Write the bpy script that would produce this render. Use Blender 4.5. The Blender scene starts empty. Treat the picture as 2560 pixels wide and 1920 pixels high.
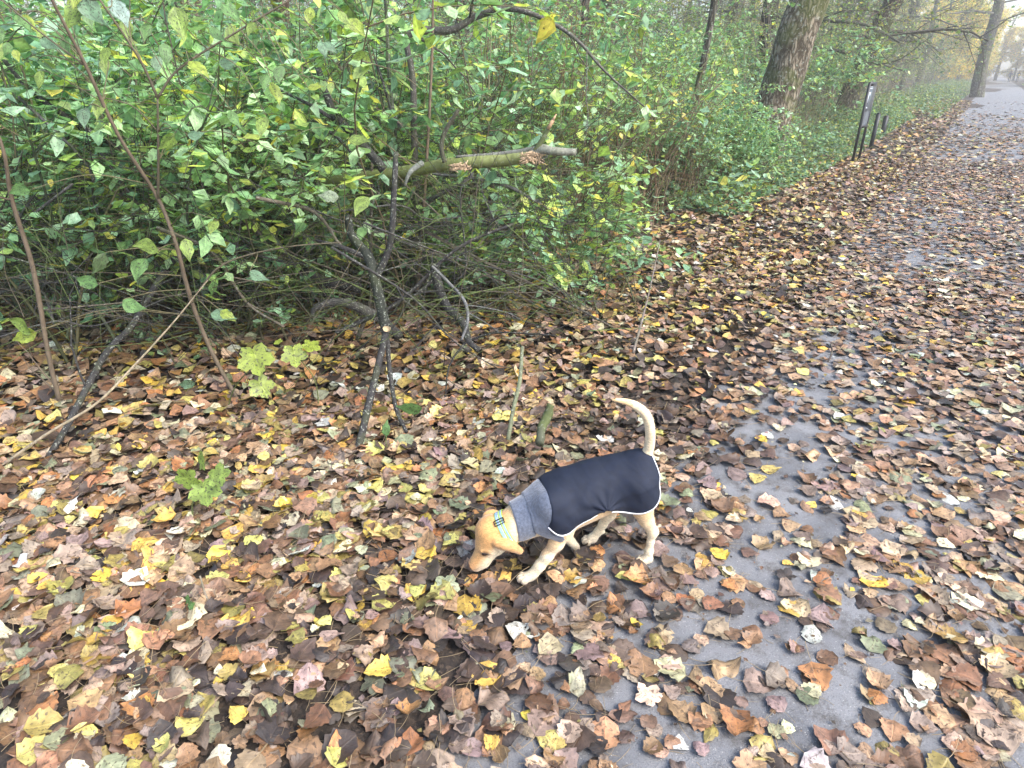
import bpy, math, random
import numpy as np
from math import sin, cos, pi, radians
ONLY = ''
rs = np.random.RandomState(7)
random.seed(7)
sc = bpy.context.scene
COL = sc.collection

# ------------------------------------------------------------------ camera, sky, sun, exposure
FPX, CAMH, PITCH = 1600.0, 1.6, radians(26)
cam_d = bpy.data.cameras.new('camera'); cam = bpy.data.objects.new('camera', cam_d); COL.objects.link(cam)
cam_d.sensor_width = 36; cam_d.lens = 36 * FPX / 2560; cam_d.clip_start = .05; cam_d.clip_end = 1500
cam.location = (0, 0, CAMH); cam.rotation_euler = (pi / 2 - PITCH, 0, 0)
sc.camera = cam
world = bpy.data.worlds.new('World'); sc.world = world; world.use_nodes = True
wn = world.node_tree.nodes; wl = world.node_tree.links
sky = wn.new('ShaderNodeTexSky'); sky.sky_type = 'NISHITA'; sky.sun_disc = False
SUN_EL, SUN_ROT = radians(48), radians(125)
sky.sun_elevation = SUN_EL; sky.sun_rotation = SUN_ROT; sky.air_density = 1.0; sky.dust_density = 2.5; sky.ozone_density = 1.0
bg = wn['Background']; bg.inputs['Strength'].default_value = .105
wl.new(sky.outputs[0], bg.inputs['Color'])
sun_d = bpy.data.lights.new('sun', 'SUN'); sun = bpy.data.objects.new('sun', sun_d); COL.objects.link(sun)
sun_d.energy = 1.2; sun_d.angle = radians(34); sun_d.color = (1.0, .98, .95)
# sky sun_rotation is measured clockwise from +Y seen from above
sdir = np.array([sin(SUN_ROT) * cos(SUN_EL), cos(SUN_ROT) * cos(SUN_EL), sin(SUN_EL)])
from mathutils import Vector, Matrix
sun.rotation_euler = Vector(sdir).to_track_quat('Z', 'Y').to_euler()
sc.view_settings.view_transform = 'Standard'; sc.view_settings.look = 'None'; sc.view_settings.gamma = 1
sc.view_settings.exposure = 2.08
sc.cycles.max_bounces = 8; sc.cycles.diffuse_bounces = 4; sc.cycles.transmission_bounces = 4; sc.cycles.volume_bounces = 1
sc.cycles.use_denoising = True; sc.cycles.use_adaptive_sampling = True; sc.cycles.adaptive_threshold = .02

# ------------------------------------------------------------------ helpers
CF = np.array([0, cos(PITCH), -sin(PITCH)]); CR = np.array([1., 0, 0]); CU = np.array([0, sin(PITCH), cos(PITCH)])
EYE = np.array([0, 0, CAMH])
def ray(px, py): return CF * FPX + CR * (px - 1280) + CU * (960 - py)
def gnd(px, py, z=0.):
    d = ray(px, py); return EYE + d * ((z - CAMH) / d[2])
def at(px, py, Y):
    d = ray(px, py); return EYE + d * (Y / d[1])
PD = np.array([.563, .826]); PN = np.array([-.826, .563])       # path direction, left normal
def ab(a, b, z=0.): return np.array([a * PD[0] + b * PN[0], a * PD[1] + b * PN[1], z])

def hashn(i, j, k):
    n = (i * 374761393 + j * 668265263 + k * 2147483647 * 3 + 1013) & 0xffffffff
    n = ((n ^ (n >> 13)) * 1274126177) & 0xffffffff
    return ((n ^ (n >> 16)) & 0xffff) / 65535.0
def vnoise(p):
    p = np.asarray(p, float); i = np.floor(p).astype(np.int64); f = p - i; f = f * f * (3 - 2 * f)
    r = 0
    for dx in (0, 1):
        for dy in (0, 1):
            for dz in (0, 1):
                w = (f[..., 0] if dx else 1 - f[..., 0]) * (f[..., 1] if dy else 1 - f[..., 1]) * (f[..., 2] if dz else 1 - f[..., 2])
                r = r + w * hashn(i[..., 0] + dx, i[..., 1] + dy, i[..., 2] + dz)
    return r

def mesh(name, V, F, mat=None, parent=None, smooth=True, attrs=None, F3=None):
    me = bpy.data.meshes.new(name)
    V = np.asarray(V, np.float32)
    parts = []; starts = []; n = 0
    if F is not None and len(F):
        F = np.asarray(F, np.int32); parts.append(F.ravel()); starts.append(np.arange(len(F)) * 4 + n); n += F.size
    if F3 is not None and len(F3):
        F3 = np.asarray(F3, np.int32); parts.append(F3.ravel()); starts.append(np.arange(len(F3)) * 3 + n); n += F3.size
    idx = np.concatenate(parts); st = np.concatenate(starts).astype(np.int32)
    me.vertices.add(len(V)); me.vertices.foreach_set('co', V.ravel())
    me.loops.add(len(idx)); me.loops.foreach_set('vertex_index', idx)
    me.polygons.add(len(st)); me.polygons.foreach_set('loop_start', st)
    me.update(calc_edges=True)
    if smooth: me.polygons.foreach_set('use_smooth', np.ones(len(st), bool))
    for k, (ty, data) in (attrs or {}).items():
        a = me.attributes.new(k, ty, 'POINT')
        a.data.foreach_set('color' if ty == 'FLOAT_COLOR' else ('vector' if ty == 'FLOAT_VECTOR' else 'value'), np.asarray(data, np.float32).ravel())
    if mat: me.materials.append(mat)
    o = bpy.data.objects.new(name, me); COL.objects.link(o)
    if parent: o.parent = parent
    return o
def tag(o, label=None, cat=None, group=None, kind=None):
    if label: o['label'] = label
    if cat: o['category'] = cat
    if group: o['group'] = group
    if kind: o['kind'] = kind
    return o
def empty(name, loc=(0, 0, 0), rz=0):
    o = bpy.data.objects.new(name, None); COL.objects.link(o); o.location = loc; o.rotation_euler = (0, 0, rz); return o
def copy_thing(root, loc, rz=0, scale=1, label=None, group=None, color=None, tilt=(0, 0)):
    r = root.copy(); COL.objects.link(r); r.location = loc; r.rotation_euler = (tilt[0], tilt[1], rz)
    r.scale = (scale,) * 3 if np.isscalar(scale) else scale
    if label: r['label'] = label
    if group: r['group'] = group
    for ch in root.children:
        c = ch.copy(); COL.objects.link(c); c.parent = r
        if color is not None: c.color = color
    return r
class MB:
    def __init__(s): s.V = []; s.F = []; s.T = []; s.n = 0; s.C = []
    def add(s, V, F=None, T=None, c=None):
        V = np.asarray(V, float)
        if F is not None and len(F): s.F.append(np.asarray(F) + s.n)
        if T is not None and len(T): s.T.append(np.asarray(T) + s.n)
        s.V.append(V); s.n += len(V)
        s.C.append(np.tile(np.array(c if c is not None else (1, 1, 1, 1), float), (len(V), 1)) if c is None or np.ndim(c) == 1 else c)
    def build(s, name, mat, parent=None, smooth=True):
        C = np.concatenate(s.C)
        return mesh(name, np.concatenate(s.V), np.concatenate(s.F) if s.F else None, mat, parent, smooth,
                    {'tint': ('FLOAT_COLOR', C)}, np.concatenate(s.T) if s.T else None)
def tube_arr(P, R, n=8, cap=True, rough=0., seed=0, taperend=False):
    P = np.asarray(P, float); m = len(P); R = np.broadcast_to(np.asarray(R, float), (m,))
    T = np.gradient(P, axis=0); T /= np.linalg.norm(T, axis=1)[:, None] + 1e-9
    up = np.array([.13, .21, .97]) if abs(T[0][2]) < .9 else np.array([.97, .1, .2])
    V = []
    for k in range(m):
        if k == 0: x = np.cross(T[0], up)
        else: x = x - T[k] * x.dot(T[k])
        x = x / (np.linalg.norm(x) + 1e-9); y = np.cross(T[k], x)
        a = np.arange(n) * 2 * pi / n
        V.append(P[k] + R[k] * (np.cos(a)[:, None] * x + np.sin(a)[:, None] * y))
    V = np.array(V)
    if rough:
        C = P[:, None, :]; d = V - C
        nz = vnoise(V.reshape(-1, 3) / (R.max() * .9) + seed * 7.3).reshape(m, n) - .5
        V = C + d * (1 + rough * 2 * nz)[..., None]
    V = V.reshape(-1, 3)
    i = np.arange(m - 1)[:, None] * n; j = np.arange(n)[None]; jn = (j + 1) % n
    F = np.stack([i + j, i + jn, i + n + jn, i + n + j], -1).reshape(-1, 4)
    Tq = None
    if cap:
        V = np.vstack([V, P[0], P[-1]]); c0, c1 = len(V) - 2, len(V) - 1
        jj = np.arange(n); jn = (jj + 1) % n
        Tq = np.vstack([np.stack([jn, jj, np.full(n, c0)], 1), np.stack([(m - 1) * n + jj, (m - 1) * n + jn, np.full(n, c1)], 1)])
    return V, F, Tq
def spline(P, k=6):
    P = np.asarray(P, float); Q = np.vstack([2 * P[0] - P[1], P, 2 * P[-1] - P[-2]]); out = []
    for i in range(1, len(Q) - 2):
        for t in np.arange(k) / k:
            a, b, c, d = Q[i - 1], Q[i], Q[i + 1], Q[i + 2]
            out.append(.5 * (2 * b + (c - a) * t + (2 * a - 5 * b + 4 * c - d) * t * t + (3 * b - a - 3 * c + d) * t ** 3))
    out.append(P[-1]); return np.array(out)

# ------------------------------------------------------------------ materials
def newmat(name):
    m = bpy.data.materials.new(name); m.use_nodes = True; nt = m.node_tree
    return m, nt, nt.nodes, nt.links, nt.nodes['Principled BSDF']
def N(nt, ty, **kw):
    n = nt.nodes.new(ty)
    for k, v in kw.items():
        if k.startswith('i_'):
            key = k[2:]; n.inputs[int(key) if key.isdigit() else key].default_value = v
        else: setattr(n, k, v)
    return n
def mathn(nt, op, a, b=None, clamp=False):
    n = nt.nodes.new('ShaderNodeMath'); n.operation = op; n.use_clamp = clamp
    for k, x in ((0, a), (1, b)):
        if x is None: continue
        if isinstance(x, (int, float)): n.inputs[k].default_value = x
        else: nt.links.new(x, n.inputs[k])
    return n.outputs[0]
def mixc(nt, f, a, b, bt='MIX'):
    n = nt.nodes.new('ShaderNodeMix'); n.data_type = 'RGBA'; n.blend_type = bt
    for s, x in ((n.inputs['Factor'], f), (n.inputs['A'], a), (n.inputs['B'], b)):
        if isinstance(x, (int, float)): s.default_value = x
        elif isinstance(x, tuple): s.default_value = (*x, 1)[:4]
        else: nt.links.new(x, s)
    return n.outputs['Result']
def ramp(nt, f, a, b):
    n = nt.nodes.new('ShaderNodeMapRange'); n.interpolation_type = 'SMOOTHSTEP'
    nt.links.new(f, n.inputs[0]); n.inputs[1].default_value = a; n.inputs[2].default_value = b
    return n.outputs[0]

def leaf_material(name, translucent, spot_col, spot_lo, spot_hi, rough, vein=.25, objcol=False, spec=.4, nsc=3.6):
    m, nt, ns, L, P = newmat(name)
    at_ = N(nt, 'ShaderNodeAttribute', attribute_name='luv'); tint = N(nt, 'ShaderNodeAttribute', attribute_name='tint')
    sp = N(nt, 'ShaderNodeSeparateXYZ'); L.new(at_.outputs['Vector'], sp.inputs[0])
    u = mathn(nt, 'ABSOLUTE', sp.outputs[0])
    # veins: midrib and side ribs
    mid = mathn(nt, 'SUBTRACT', 1., ramp(nt, u, .02, .10))
    s = mathn(nt, 'SUBTRACT', mathn(nt, 'MULTIPLY', sp.outputs[1], 7.), mathn(nt, 'MULTIPLY', u, 1.9))
    fr = mathn(nt, 'ABSOLUTE', mathn(nt, 'SUBTRACT', mathn(nt, 'FRACT', s), .5))
    side = mathn(nt, 'SUBTRACT', 1., ramp(nt, fr, .02, .10))
    vn = mathn(nt, 'MAXIMUM', mid, mathn(nt, 'MULTIPLY', side, .6))
    sc3 = N(nt, 'ShaderNodeVectorMath', operation='MULTIPLY'); L.new(at_.outputs['Vector'], sc3.inputs[0]); sc3.inputs[1].default_value = (1, 2, 91)
    n1 = N(nt, 'ShaderNodeTexNoise', i_Scale=nsc, i_Detail=4., i_Roughness=.62); L.new(sc3.outputs[0], n1.inputs[0])
    n2 = N(nt, 'ShaderNodeTexNoise', i_Scale=1.6, i_Detail=2.); L.new(sc3.outputs[0], n2.inputs[0])
    col = tint.outputs['Color']
    if objcol:
        oi = N(nt, 'ShaderNodeObjectInfo'); col = mixc(nt, 1., col, oi.outputs['Color'], 'MULTIPLY')
    vr = N(nt, 'ShaderNodeMapRange'); L.new(n2.outputs[0], vr.inputs[0]); vr.inputs[1].default_value = .3; vr.inputs[2].default_value = .7; vr.inputs[3].default_value = .62; vr.inputs[4].default_value = 1.32
    cc = N(nt, 'ShaderNodeVectorMath', operation='SCALE'); L.new(col, cc.inputs[0]); L.new(vr.outputs[0], cc.inputs['Scale'])
    spot = ramp(nt, n1.outputs[0], spot_lo, spot_hi)
    col = mixc(nt, mathn(nt, 'MULTIPLY', spot, .85), cc.outputs[0], spot_col)
    vc = mixc(nt, 1., col, (1.5, 1.45, 1.3), 'MULTIPLY')
    col = mixc(nt, mathn(nt, 'MULTIPLY', vn, vein), col, vc)
    col = mixc(nt, mathn(nt, 'LESS_THAN', sp.outputs[1], -.5), col, (.30, .22, .12))
    L.new(col, P.inputs['Base Color']); P.inputs['Roughness'].default_value = rough
    P.inputs['Specular IOR Level'].default_value = spec
    bmp = N(nt, 'ShaderNodeBump', i_Strength=.45, i_Distance=.004); L.new(mathn(nt, 'ADD', mathn(nt, 'MULTIPLY', vn, -.5), n1.outputs[0]), bmp.inputs['Height'])
    L.new(bmp.outputs[0], P.inputs['Normal'])
    if translucent:
        tr = N(nt, 'ShaderNodeBsdfTranslucent'); L.new(mixc(nt, 1., col, (1.12, 1.25, .8), 'MULTIPLY'), tr.inputs['Color'])
        mx = N(nt, 'ShaderNodeMixShader'); mx.inputs[0].default_value = translucent
        L.new(P.outputs[0], mx.inputs[1]); L.new(tr.outputs[0], mx.inputs[2]); L.new(mx.outputs[0], ns['Material Output'].inputs['Surface'])
    return m
M = {}
M['litter'] = leaf_material('litter_leaf', 0, (.06, .038, .024), .53, .66, .5, .5, spec=.5)
M['litter_one'] = leaf_material('litter_leaf_single', 0, (.06, .038, .024), .53, .66, .5, .5, objcol=True, spec=.5)
M['green'] = leaf_material('shrub_leaf', .35, (.035, .03, .015), .60, .66, .36, .3, objcol=True, spec=.7)
M['spotted'] = leaf_material('spotted_leaf', .35, (.04, .035, .02), .55, .60, .4, .35, nsc=6., spec=.6)
M['herb'] = leaf_material('herb_leaf', .3, (.1, .1, .02), .7, .8, .45, .3, spec=.4)

def tint_bark(name, rough=.85, scale=14., amp=.5, moss=0., lichen=0., crack=0., objcol=False):
    m, nt, ns, L, P = newmat(name)
    tint = N(nt, 'ShaderNodeAttribute', attribute_name='tint'); tc = N(nt, 'ShaderNodeTexCoord')
    mp = N(nt, 'ShaderNodeMapping'); L.new(tc.outputs['Object'], mp.inputs[0]); mp.inputs['Scale'].default_value = (1, 1, .28 if crack else .6)
    n1 = N(nt, 'ShaderNodeTexNoise', i_Scale=scale, i_Detail=6., i_Roughness=.65); L.new(mp.outputs[0], n1.inputs[0])
    n2 = N(nt, 'ShaderNodeTexNoise', i_Scale=scale * .25, i_Detail=4.); L.new(tc.outputs['Object'], n2.inputs[0])
    vr = N(nt, 'ShaderNodeMapRange'); L.new(n1.outputs[0], vr.inputs[0]); vr.inputs[1].default_value = .3; vr.inputs[2].default_value = .7; vr.inputs[3].default_value = 1 - amp; vr.inputs[4].default_value = 1 + amp
    cc = N(nt, 'ShaderNodeVectorMath', operation='SCALE'); L.new(tint.outputs['Color'], cc.inputs[0]); L.new(vr.outputs[0], cc.inputs['Scale'])
    col = cc.outputs[0]; h = n1.outputs[0]
    if crack:
        w = N(nt, 'ShaderNodeTexVoronoi', feature='DISTANCE_TO_EDGE', i_Scale=crack); mp2 = N(nt, 'ShaderNodeMapping'); mp2.inputs['Scale'].default_value = (1, 1, .30)
        ad = N(nt, 'ShaderNodeVectorMath', operation='MULTIPLY_ADD'); L.new(n1.outputs['Color'], ad.inputs[0]); ad.inputs[1].default_value = (.16, .16, .25); L.new(tc.outputs['Object'], ad.inputs[2])
        L.new(ad.outputs[0], mp2.inputs[0]); L.new(mp2.outputs[0], w.inputs[0])
        cr = ramp(nt, w.outputs[0], 0., .30); col = mixc(nt, cr, mixc(nt, 1., col, (.25, .23, .2), 'MULTIPLY'), col); h = mathn(nt, 'ADD', h, mathn(nt, 'MULTIPLY', cr, 1.5))
    if moss: col = mixc(nt, mathn(nt, 'MULTIPLY', ramp(nt, n2.outputs[0], .48, .62), moss), col, (.10, .13, .03))
    if lichen:
        n3 = N(nt, 'ShaderNodeTexNoise', i_Scale=scale * 2.2, i_Detail=3.); L.new(tc.outputs['Object'], n3.inputs[0])
        col = mixc(nt, mathn(nt, 'MULTIPLY', ramp(nt, n3.outputs[0], .58, .66), lichen), col, (.38, .40, .33))
    L.new(col, P.inputs['Base Color']); P.inputs['Roughness'].default_value = rough; P.inputs['Specular IOR Level'].default_value = .25
    b = N(nt, 'ShaderNodeBump', i_Strength=.7, i_Distance=.02 if crack else .004); L.new(h, b.inputs['Height']); L.new(b.outputs[0], P.inputs['Normal'])
    return m
M['stem'] = tint_bark('stem_bark', .7, 40., .3)
M['branch'] = tint_bark('dark_branch_bark', .8, 45., .45, moss=.15, lichen=.5)
M['moss'] = tint_bark('mossy_branch_bark', .8, 30., .35, moss=.5, lichen=.25)
M['trunk'] = tint_bark('tree_bark', .9, 9., .45, moss=.5, crack=17., lichen=.55)
M['wood'] = tint_bark('torn_wood', .7, 80., .35)

def plain(name, col, rough=.6, metal=0., bump=0., bscale=60., var=.15, sheen=0.):
    m, nt, ns, L, P = newmat(name); tc = N(nt, 'ShaderNodeTexCoord')
    n1 = N(nt, 'ShaderNodeTexNoise', i_Scale=bscale, i_Detail=4.); L.new(tc.outputs['Object'], n1.inputs[0])
    vr = N(nt, 'ShaderNodeMapRange'); L.new(n1.outputs[0], vr.inputs[0]); vr.inputs[1].default_value = .3; vr.inputs[2].default_value = .7; vr.inputs[3].default_value = 1 - var; vr.inputs[4].default_value = 1 + var
    cc = N(nt, 'ShaderNodeVectorMath', operation='SCALE', i_0=col); L.new(vr.outputs[0], cc.inputs['Scale']); L.new(cc.outputs[0], P.inputs['Base Color'])
    P.inputs['Roughness'].default_value = rough; P.inputs['Metallic'].default_value = metal
    if sheen: P.inputs['Sheen Weight'].default_value = sheen
    if bump:
        b = N(nt, 'ShaderNodeBump', i_Strength=.6, i_Distance=bump); L.new(n1.outputs[0], b.inputs['Height']); L.new(b.outputs[0], P.inputs['Normal'])
    return m

# ------------------------------------------------------------------ leaf templates
def leaf_tmpl(kind, rows, cols, seed, curl=1., fold=.15, petiole=False):
    r = np.random.RandomState(seed); v = np.linspace(0, 1, rows + 1)
    if kind == 'poplar':  w = .50 * np.sin(pi * np.clip(v, 0, 1) ** .62) ** .62 * (1 - .25 * v)
    elif kind == 'round': w = .46 * np.sin(pi * v ** .85) ** .5
    elif kind == 'long':  w = .27 * np.sin(pi * v ** .8) ** .8
    else:                 w = .30 * np.sin(pi * v ** .74) ** .95 * (1 - .45 * v ** 2.5)       # dogwood
    w[0] = .015; w[-1] = .012
    ser = .06 if kind in ('poplar', 'round') and rows > 6 else .015
    us = np.linspace(-1, 1, 2 * cols + 1); V = []; UV = []
    ph = r.rand(4) * 9; bend = (r.rand() - .35) * 1.1 * curl; cup = (r.rand() - .45) * 1.3 * curl + fold; tw = (r.rand() - .5) * 1. * curl; side = (r.rand() - .5) * .25
    for a, vv in enumerate(v):
        for u in us:
            e = w[a] * (1 + (ser * (2 if a % 2 else -1.2) + (r.rand() - .5) * ser) * (abs(u) > .9))
            x = u * e + side * sin(pi * vv) ; y = vv + .0 * u
            z = cup * (u * e) ** 2 * 1.6 + bend * (vv - .4) ** 2 * .8 + tw * (u * e) * (vv - .5) + curl * .05 * sin(5.5 * x + ph[0] + 4 * vv) + curl * .045 * sin(8 * vv + ph[1] + 3 * u) * abs(u)
            if curl > .5 and r.rand() < .16 and abs(u) > .9: z += .04 * r.randn(); y += .02 * r.randn(); x *= 1 - (.45 if r.rand() < .2 else .10) * r.rand()
            V.append((x, y - .5, z)); UV.append((u, vv))
    nc = 2 * cols + 1
    F = [(a * nc + b, a * nc + b + 1, (a + 1) * nc + b + 1, (a + 1) * nc + b) for a in range(rows) for b in range(2 * cols)]
    if petiole:
        L = .5 + .45 * r.rand(); k = (r.rand(2) - .5) * .5; base = np.array([side * 0, -.5, V[cols][2]])
        t = np.linspace(0, 1, 5); P = base + np.stack([k[0] * t ** 2, -L * t, k[1] * t ** 2 * .6 + .03 * t], 1)
        tv, tf, _ = tube_arr(P, .0105, 3, cap=False)
        n0 = len(V); V += [tuple(p) for p in tv]; UV += [(0., -1.)] * len(tv); F += [tuple(q + n0) for q in tf]
    return np.array(V), np.array(F), np.array(UV)
def maple_tmpl(seed, curl=1., lobes=5, n=30):
    r = np.random.RandomState(seed); th = np.linspace(0, 2 * pi, n, endpoint=False)
    R = .34 + .16 * np.abs(np.cos(th * lobes / 2)) ** 1.1; R += .022 * np.where(np.arange(n) % 2 == 0, 1, -1); R *= 1 - .25 * np.maximum(0, np.cos(th - pi)) ** 3
    ph = r.rand(3) * 6; V = [(0, 0, 0)]; UV = [(0, .5)]
    for k in (.5, 1.):
        for a, rr in zip(th, R):
            x, y = k * rr * sin(a), k * rr * cos(a)
            V.append((x, y, curl * (.35 * (r.rand() * .3 + .5) * (x * x + y * y) * np.sign(cos(ph[0])) + .05 * k * sin(3 * a + ph[1])))); UV.append((k * sin(a), .5 + .5 * k * cos(a)))
    V = np.array(V); T = [(0, 1 + i, 1 + (i + 1) % n) for i in range(n)]
    F = [(1 + i, 1 + n + i, 1 + n + (i + 1) % n, 1 + (i + 1) % n) for i in range(n)] + [(0, 1 + i, 1 + (i + 1) % n, 1 + (i + 1) % n) for i in range(0)]
    # close the middle with quads (two fan steps at a time)
    F += [(0, 1 + i, 1 + i + 1, 1 + (i + 2) % n) for i in range(0, n, 2)]
    return V, np.array(F), np.array(UV)
def rot(yaw, tiltdir, tilt):
    """batch of rotation matrices: yaw about z then tilt about a horizontal axis"""
    c, s = np.cos(yaw), np.sin(yaw); o = np.zeros_like(c); e = np.ones_like(c)
    Rz = np.stack([np.stack([c, -s, o], -1), np.stack([s, c, o], -1), np.stack([o, o, e], -1)], -2)
    ax = np.stack([np.cos(tiltdir), np.sin(tiltdir), o], -1); ct, st = np.cos(tilt), np.sin(tilt)
    K = np.zeros(c.shape + (3, 3)); K[..., 0, 2] = ax[..., 1]; K[..., 1, 2] = -ax[..., 0]; K[..., 2, 0] = -ax[..., 1]; K[..., 2, 1] = ax[..., 0]
    I = np.eye(3); Rt = I + st[..., None, None] * K + (1 - ct)[..., None, None] * (K @ K)
    return Rt @ Rz
def batch(tmpls, ti, pos, Rm, scl, col):
    Vs, Fs, Cs, Us = [], [], [], []; n = 0
    for k, (V, F, UV) in enumerate(tmpls):
        q = np.where(ti == k)[0]
        if not len(q): continue
        W = np.einsum('nij,vj->nvi', Rm[q], V) * scl[q][:, None, None] + pos[q][:, None, :]
        nv = len(V); off = np.arange(len(q))[:, None, None] * nv
        Fs.append((F[None] + off + n).reshape(-1, 4)); Vs.append(W.reshape(-1, 3)); n += nv * len(q)
        Cs.append(np.repeat(np.c_[col[q], np.ones(len(q))], nv, 0))
        u = np.empty((len(q), nv, 3)); u[..., :2] = UV[None]; u[..., 2] = rs.rand(len(q))[:, None]; Us.append(u.reshape(-1, 3))
    return np.concatenate(Vs), np.concatenate(Fs), np.concatenate(Cs), np.concatenate(Us)
def batch_obj(name, mat, parent, *a):
    V, F, C, U = batch(*a)
    return mesh(name, V, F, mat, parent, True, {'tint': ('FLOAT_COLOR', C), 'luv': ('FLOAT_VECTOR', U)})
def srgb(*c):
    c = np.array(c, float) / 255; return np.where(c < .04, c / 12.9, ((c + .055) / 1.055) ** 2.4)
LIT = np.array([srgb(150, 112, 78), srgb(128, 92, 62), srgb(166, 130, 96), srgb(150, 128, 112), srgb(112, 84, 64), srgb(178, 150, 120), srgb(140, 118, 110),
                srgb(205, 165, 60), srgb(190, 175, 90), srgb(160, 140, 70), srgb(195, 185, 150), srgb(168, 112, 62), srgb(84, 66, 54), srgb(60, 50, 46), srgb(200, 200, 190), srgb(130, 135, 105), srgb(220, 180, 40)])
W_FOREST = np.array([10, 9, 9, 8, 8, 7, 7, 4, 7, 9, 5, 4, 7, 5, 2, 5, 2.]); W_PATH = np.array([9, 9, 13, 15, 8, 14, 12, 1.5, 2, 3, 6, 3, 6, 4, 1.5, 3, .8]); W_DARK = np.array([5, 9, 3, 5, 12, 2, 6, 1, 1, 2, 1, 3, 16, 20, .7, 2, .6])
LIT = (LIT * .87 + LIT.mean(1)[:, None] * .13) * np.array([1.0, 1.0, .94]); LIT_GAIN = .88
def litter_color(b, n, a=0.):
    r = rs.rand(n); out = np.empty(n, int)
    dark = 1.1 * np.exp(-((b - .95) / .45) ** 2) * np.clip((6 - a) / 2.5, .12, 1)
    for i, (W_, sel) in enumerate(((W_DARK, rs.rand(n) < dark * .8), (W_FOREST, b > .8), (W_PATH, b <= .8))):
        W_ = W_ / W_.sum(); s = rs.choice(len(W_), n, p=W_)
        if i == 0: out = s; dk = sel
        else: out = np.where(dk, out, np.where(sel, s, out))
    c = LIT[out] * LIT_GAIN * (1 + .27 * rs.randn(n)[:, None]).clip(.45, 1.6)
    return (c * (1 + .045 * rs.randn(n, 3))).clip(.01, .85)
def ground_z(x, y):
    b = x * PN[0] + y * PN[1]; p = np.stack([x * 1.1, y * 1.1, 0 * x], -1); q = np.stack([x * .25, y * .25, 0 * x + 3], -1)
    k = np.clip((b - .9) / 1.2, 0, 1)
    return k * (.05 * (vnoise(p) - .35) + .16 * (vnoise(q) - .35))
# ------------------------------------------------------------------ dog
def surface_nets(f, org, h):
    ins = f < 0; X, Y, Z = f.shape
    c = np.zeros((X - 1, Y - 1, Z - 1), int)
    for d in np.ndindex(2, 2, 2): c += ins[d[0]:X - 1 + d[0], d[1]:Y - 1 + d[1], d[2]:Z - 1 + d[2]]
    cell = np.argwhere((c > 0) & (c < 8)); idx = -np.ones(c.shape, int); idx[tuple(cell.T)] = np.arange(len(cell))
    P = np.zeros((len(cell), 3)); W = np.zeros(len(cell))
    for a in range(3):
        o = [k for k in range(3) if k != a]
        for d in np.ndindex(2, 2):
            c0 = cell.copy(); c0[:, o[0]] += d[0]; c0[:, o[1]] += d[1]; c1 = c0.copy(); c1[:, a] += 1
            f0 = f[tuple(c0.T)]; f1 = f[tuple(c1.T)]; m = (f0 < 0) != (f1 < 0)
            t = np.where(m, f0 / np.where(m, f0 - f1, 1), 0); p = c0.astype(float); p[:, a] += t
            P += p * m[:, None]; W += m
    P = P / W[:, None] * h + org; F = []
    for a in range(3):
        o = [(a + 1) % 3, (a + 2) % 3]
        s0 = [slice(None)] * 3; s1 = [slice(None)] * 3; s0[a] = slice(0, -1); s1[a] = slice(1, None)
        A, B = ins[tuple(s0)], ins[tuple(s1)]
        for flip, m in ((False, A & ~B), (True, ~A & B)):
            e = np.argwhere(m); e = e[(e[:, o[0]] > 0) & (e[:, o[1]] > 0) & (e[:, o[0]] < f.shape[o[0]] - 1) & (e[:, o[1]] < f.shape[o[1]] - 1)]
            q = []
            for d in ((0, 0), (1, 0), (1, 1), (0, 1)):
                g = e.copy(); g[:, o[0]] -= d[0]; g[:, o[1]] -= d[1]; q.append(idx[tuple(g.T)])
            q = np.stack(q, 1); q = q[(q >= 0).all(1)]
            F.append(q[:, ::-1] if not flip else q)
    F = np.concatenate(F)
    return P, F[:, ::-1]
def sd_cone(p, a, b, ra, rb):
    ba = b - a; l2 = ba @ ba; t = np.clip(((p - a) @ ba) / l2, 0, 1)
    return np.linalg.norm(p - a - t[..., None] * ba, axis=-1) - (ra + (rb - ra) * t)
def sd_ell(p, c, r, R=None):
    q = p - c
    if R is not None: q = q @ R
    k0 = np.linalg.norm(q / r, axis=-1); k1 = np.linalg.norm(q / (np.array(r) ** 2), axis=-1) + 1e-9
    return k0 * (k0 - 1) / k1
def smin(a, b, k):
    h = np.clip(.5 + .5 * (b - a) / k, 0, 1); return b + (a - b) * h - k * h * (1 - h)
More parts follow.
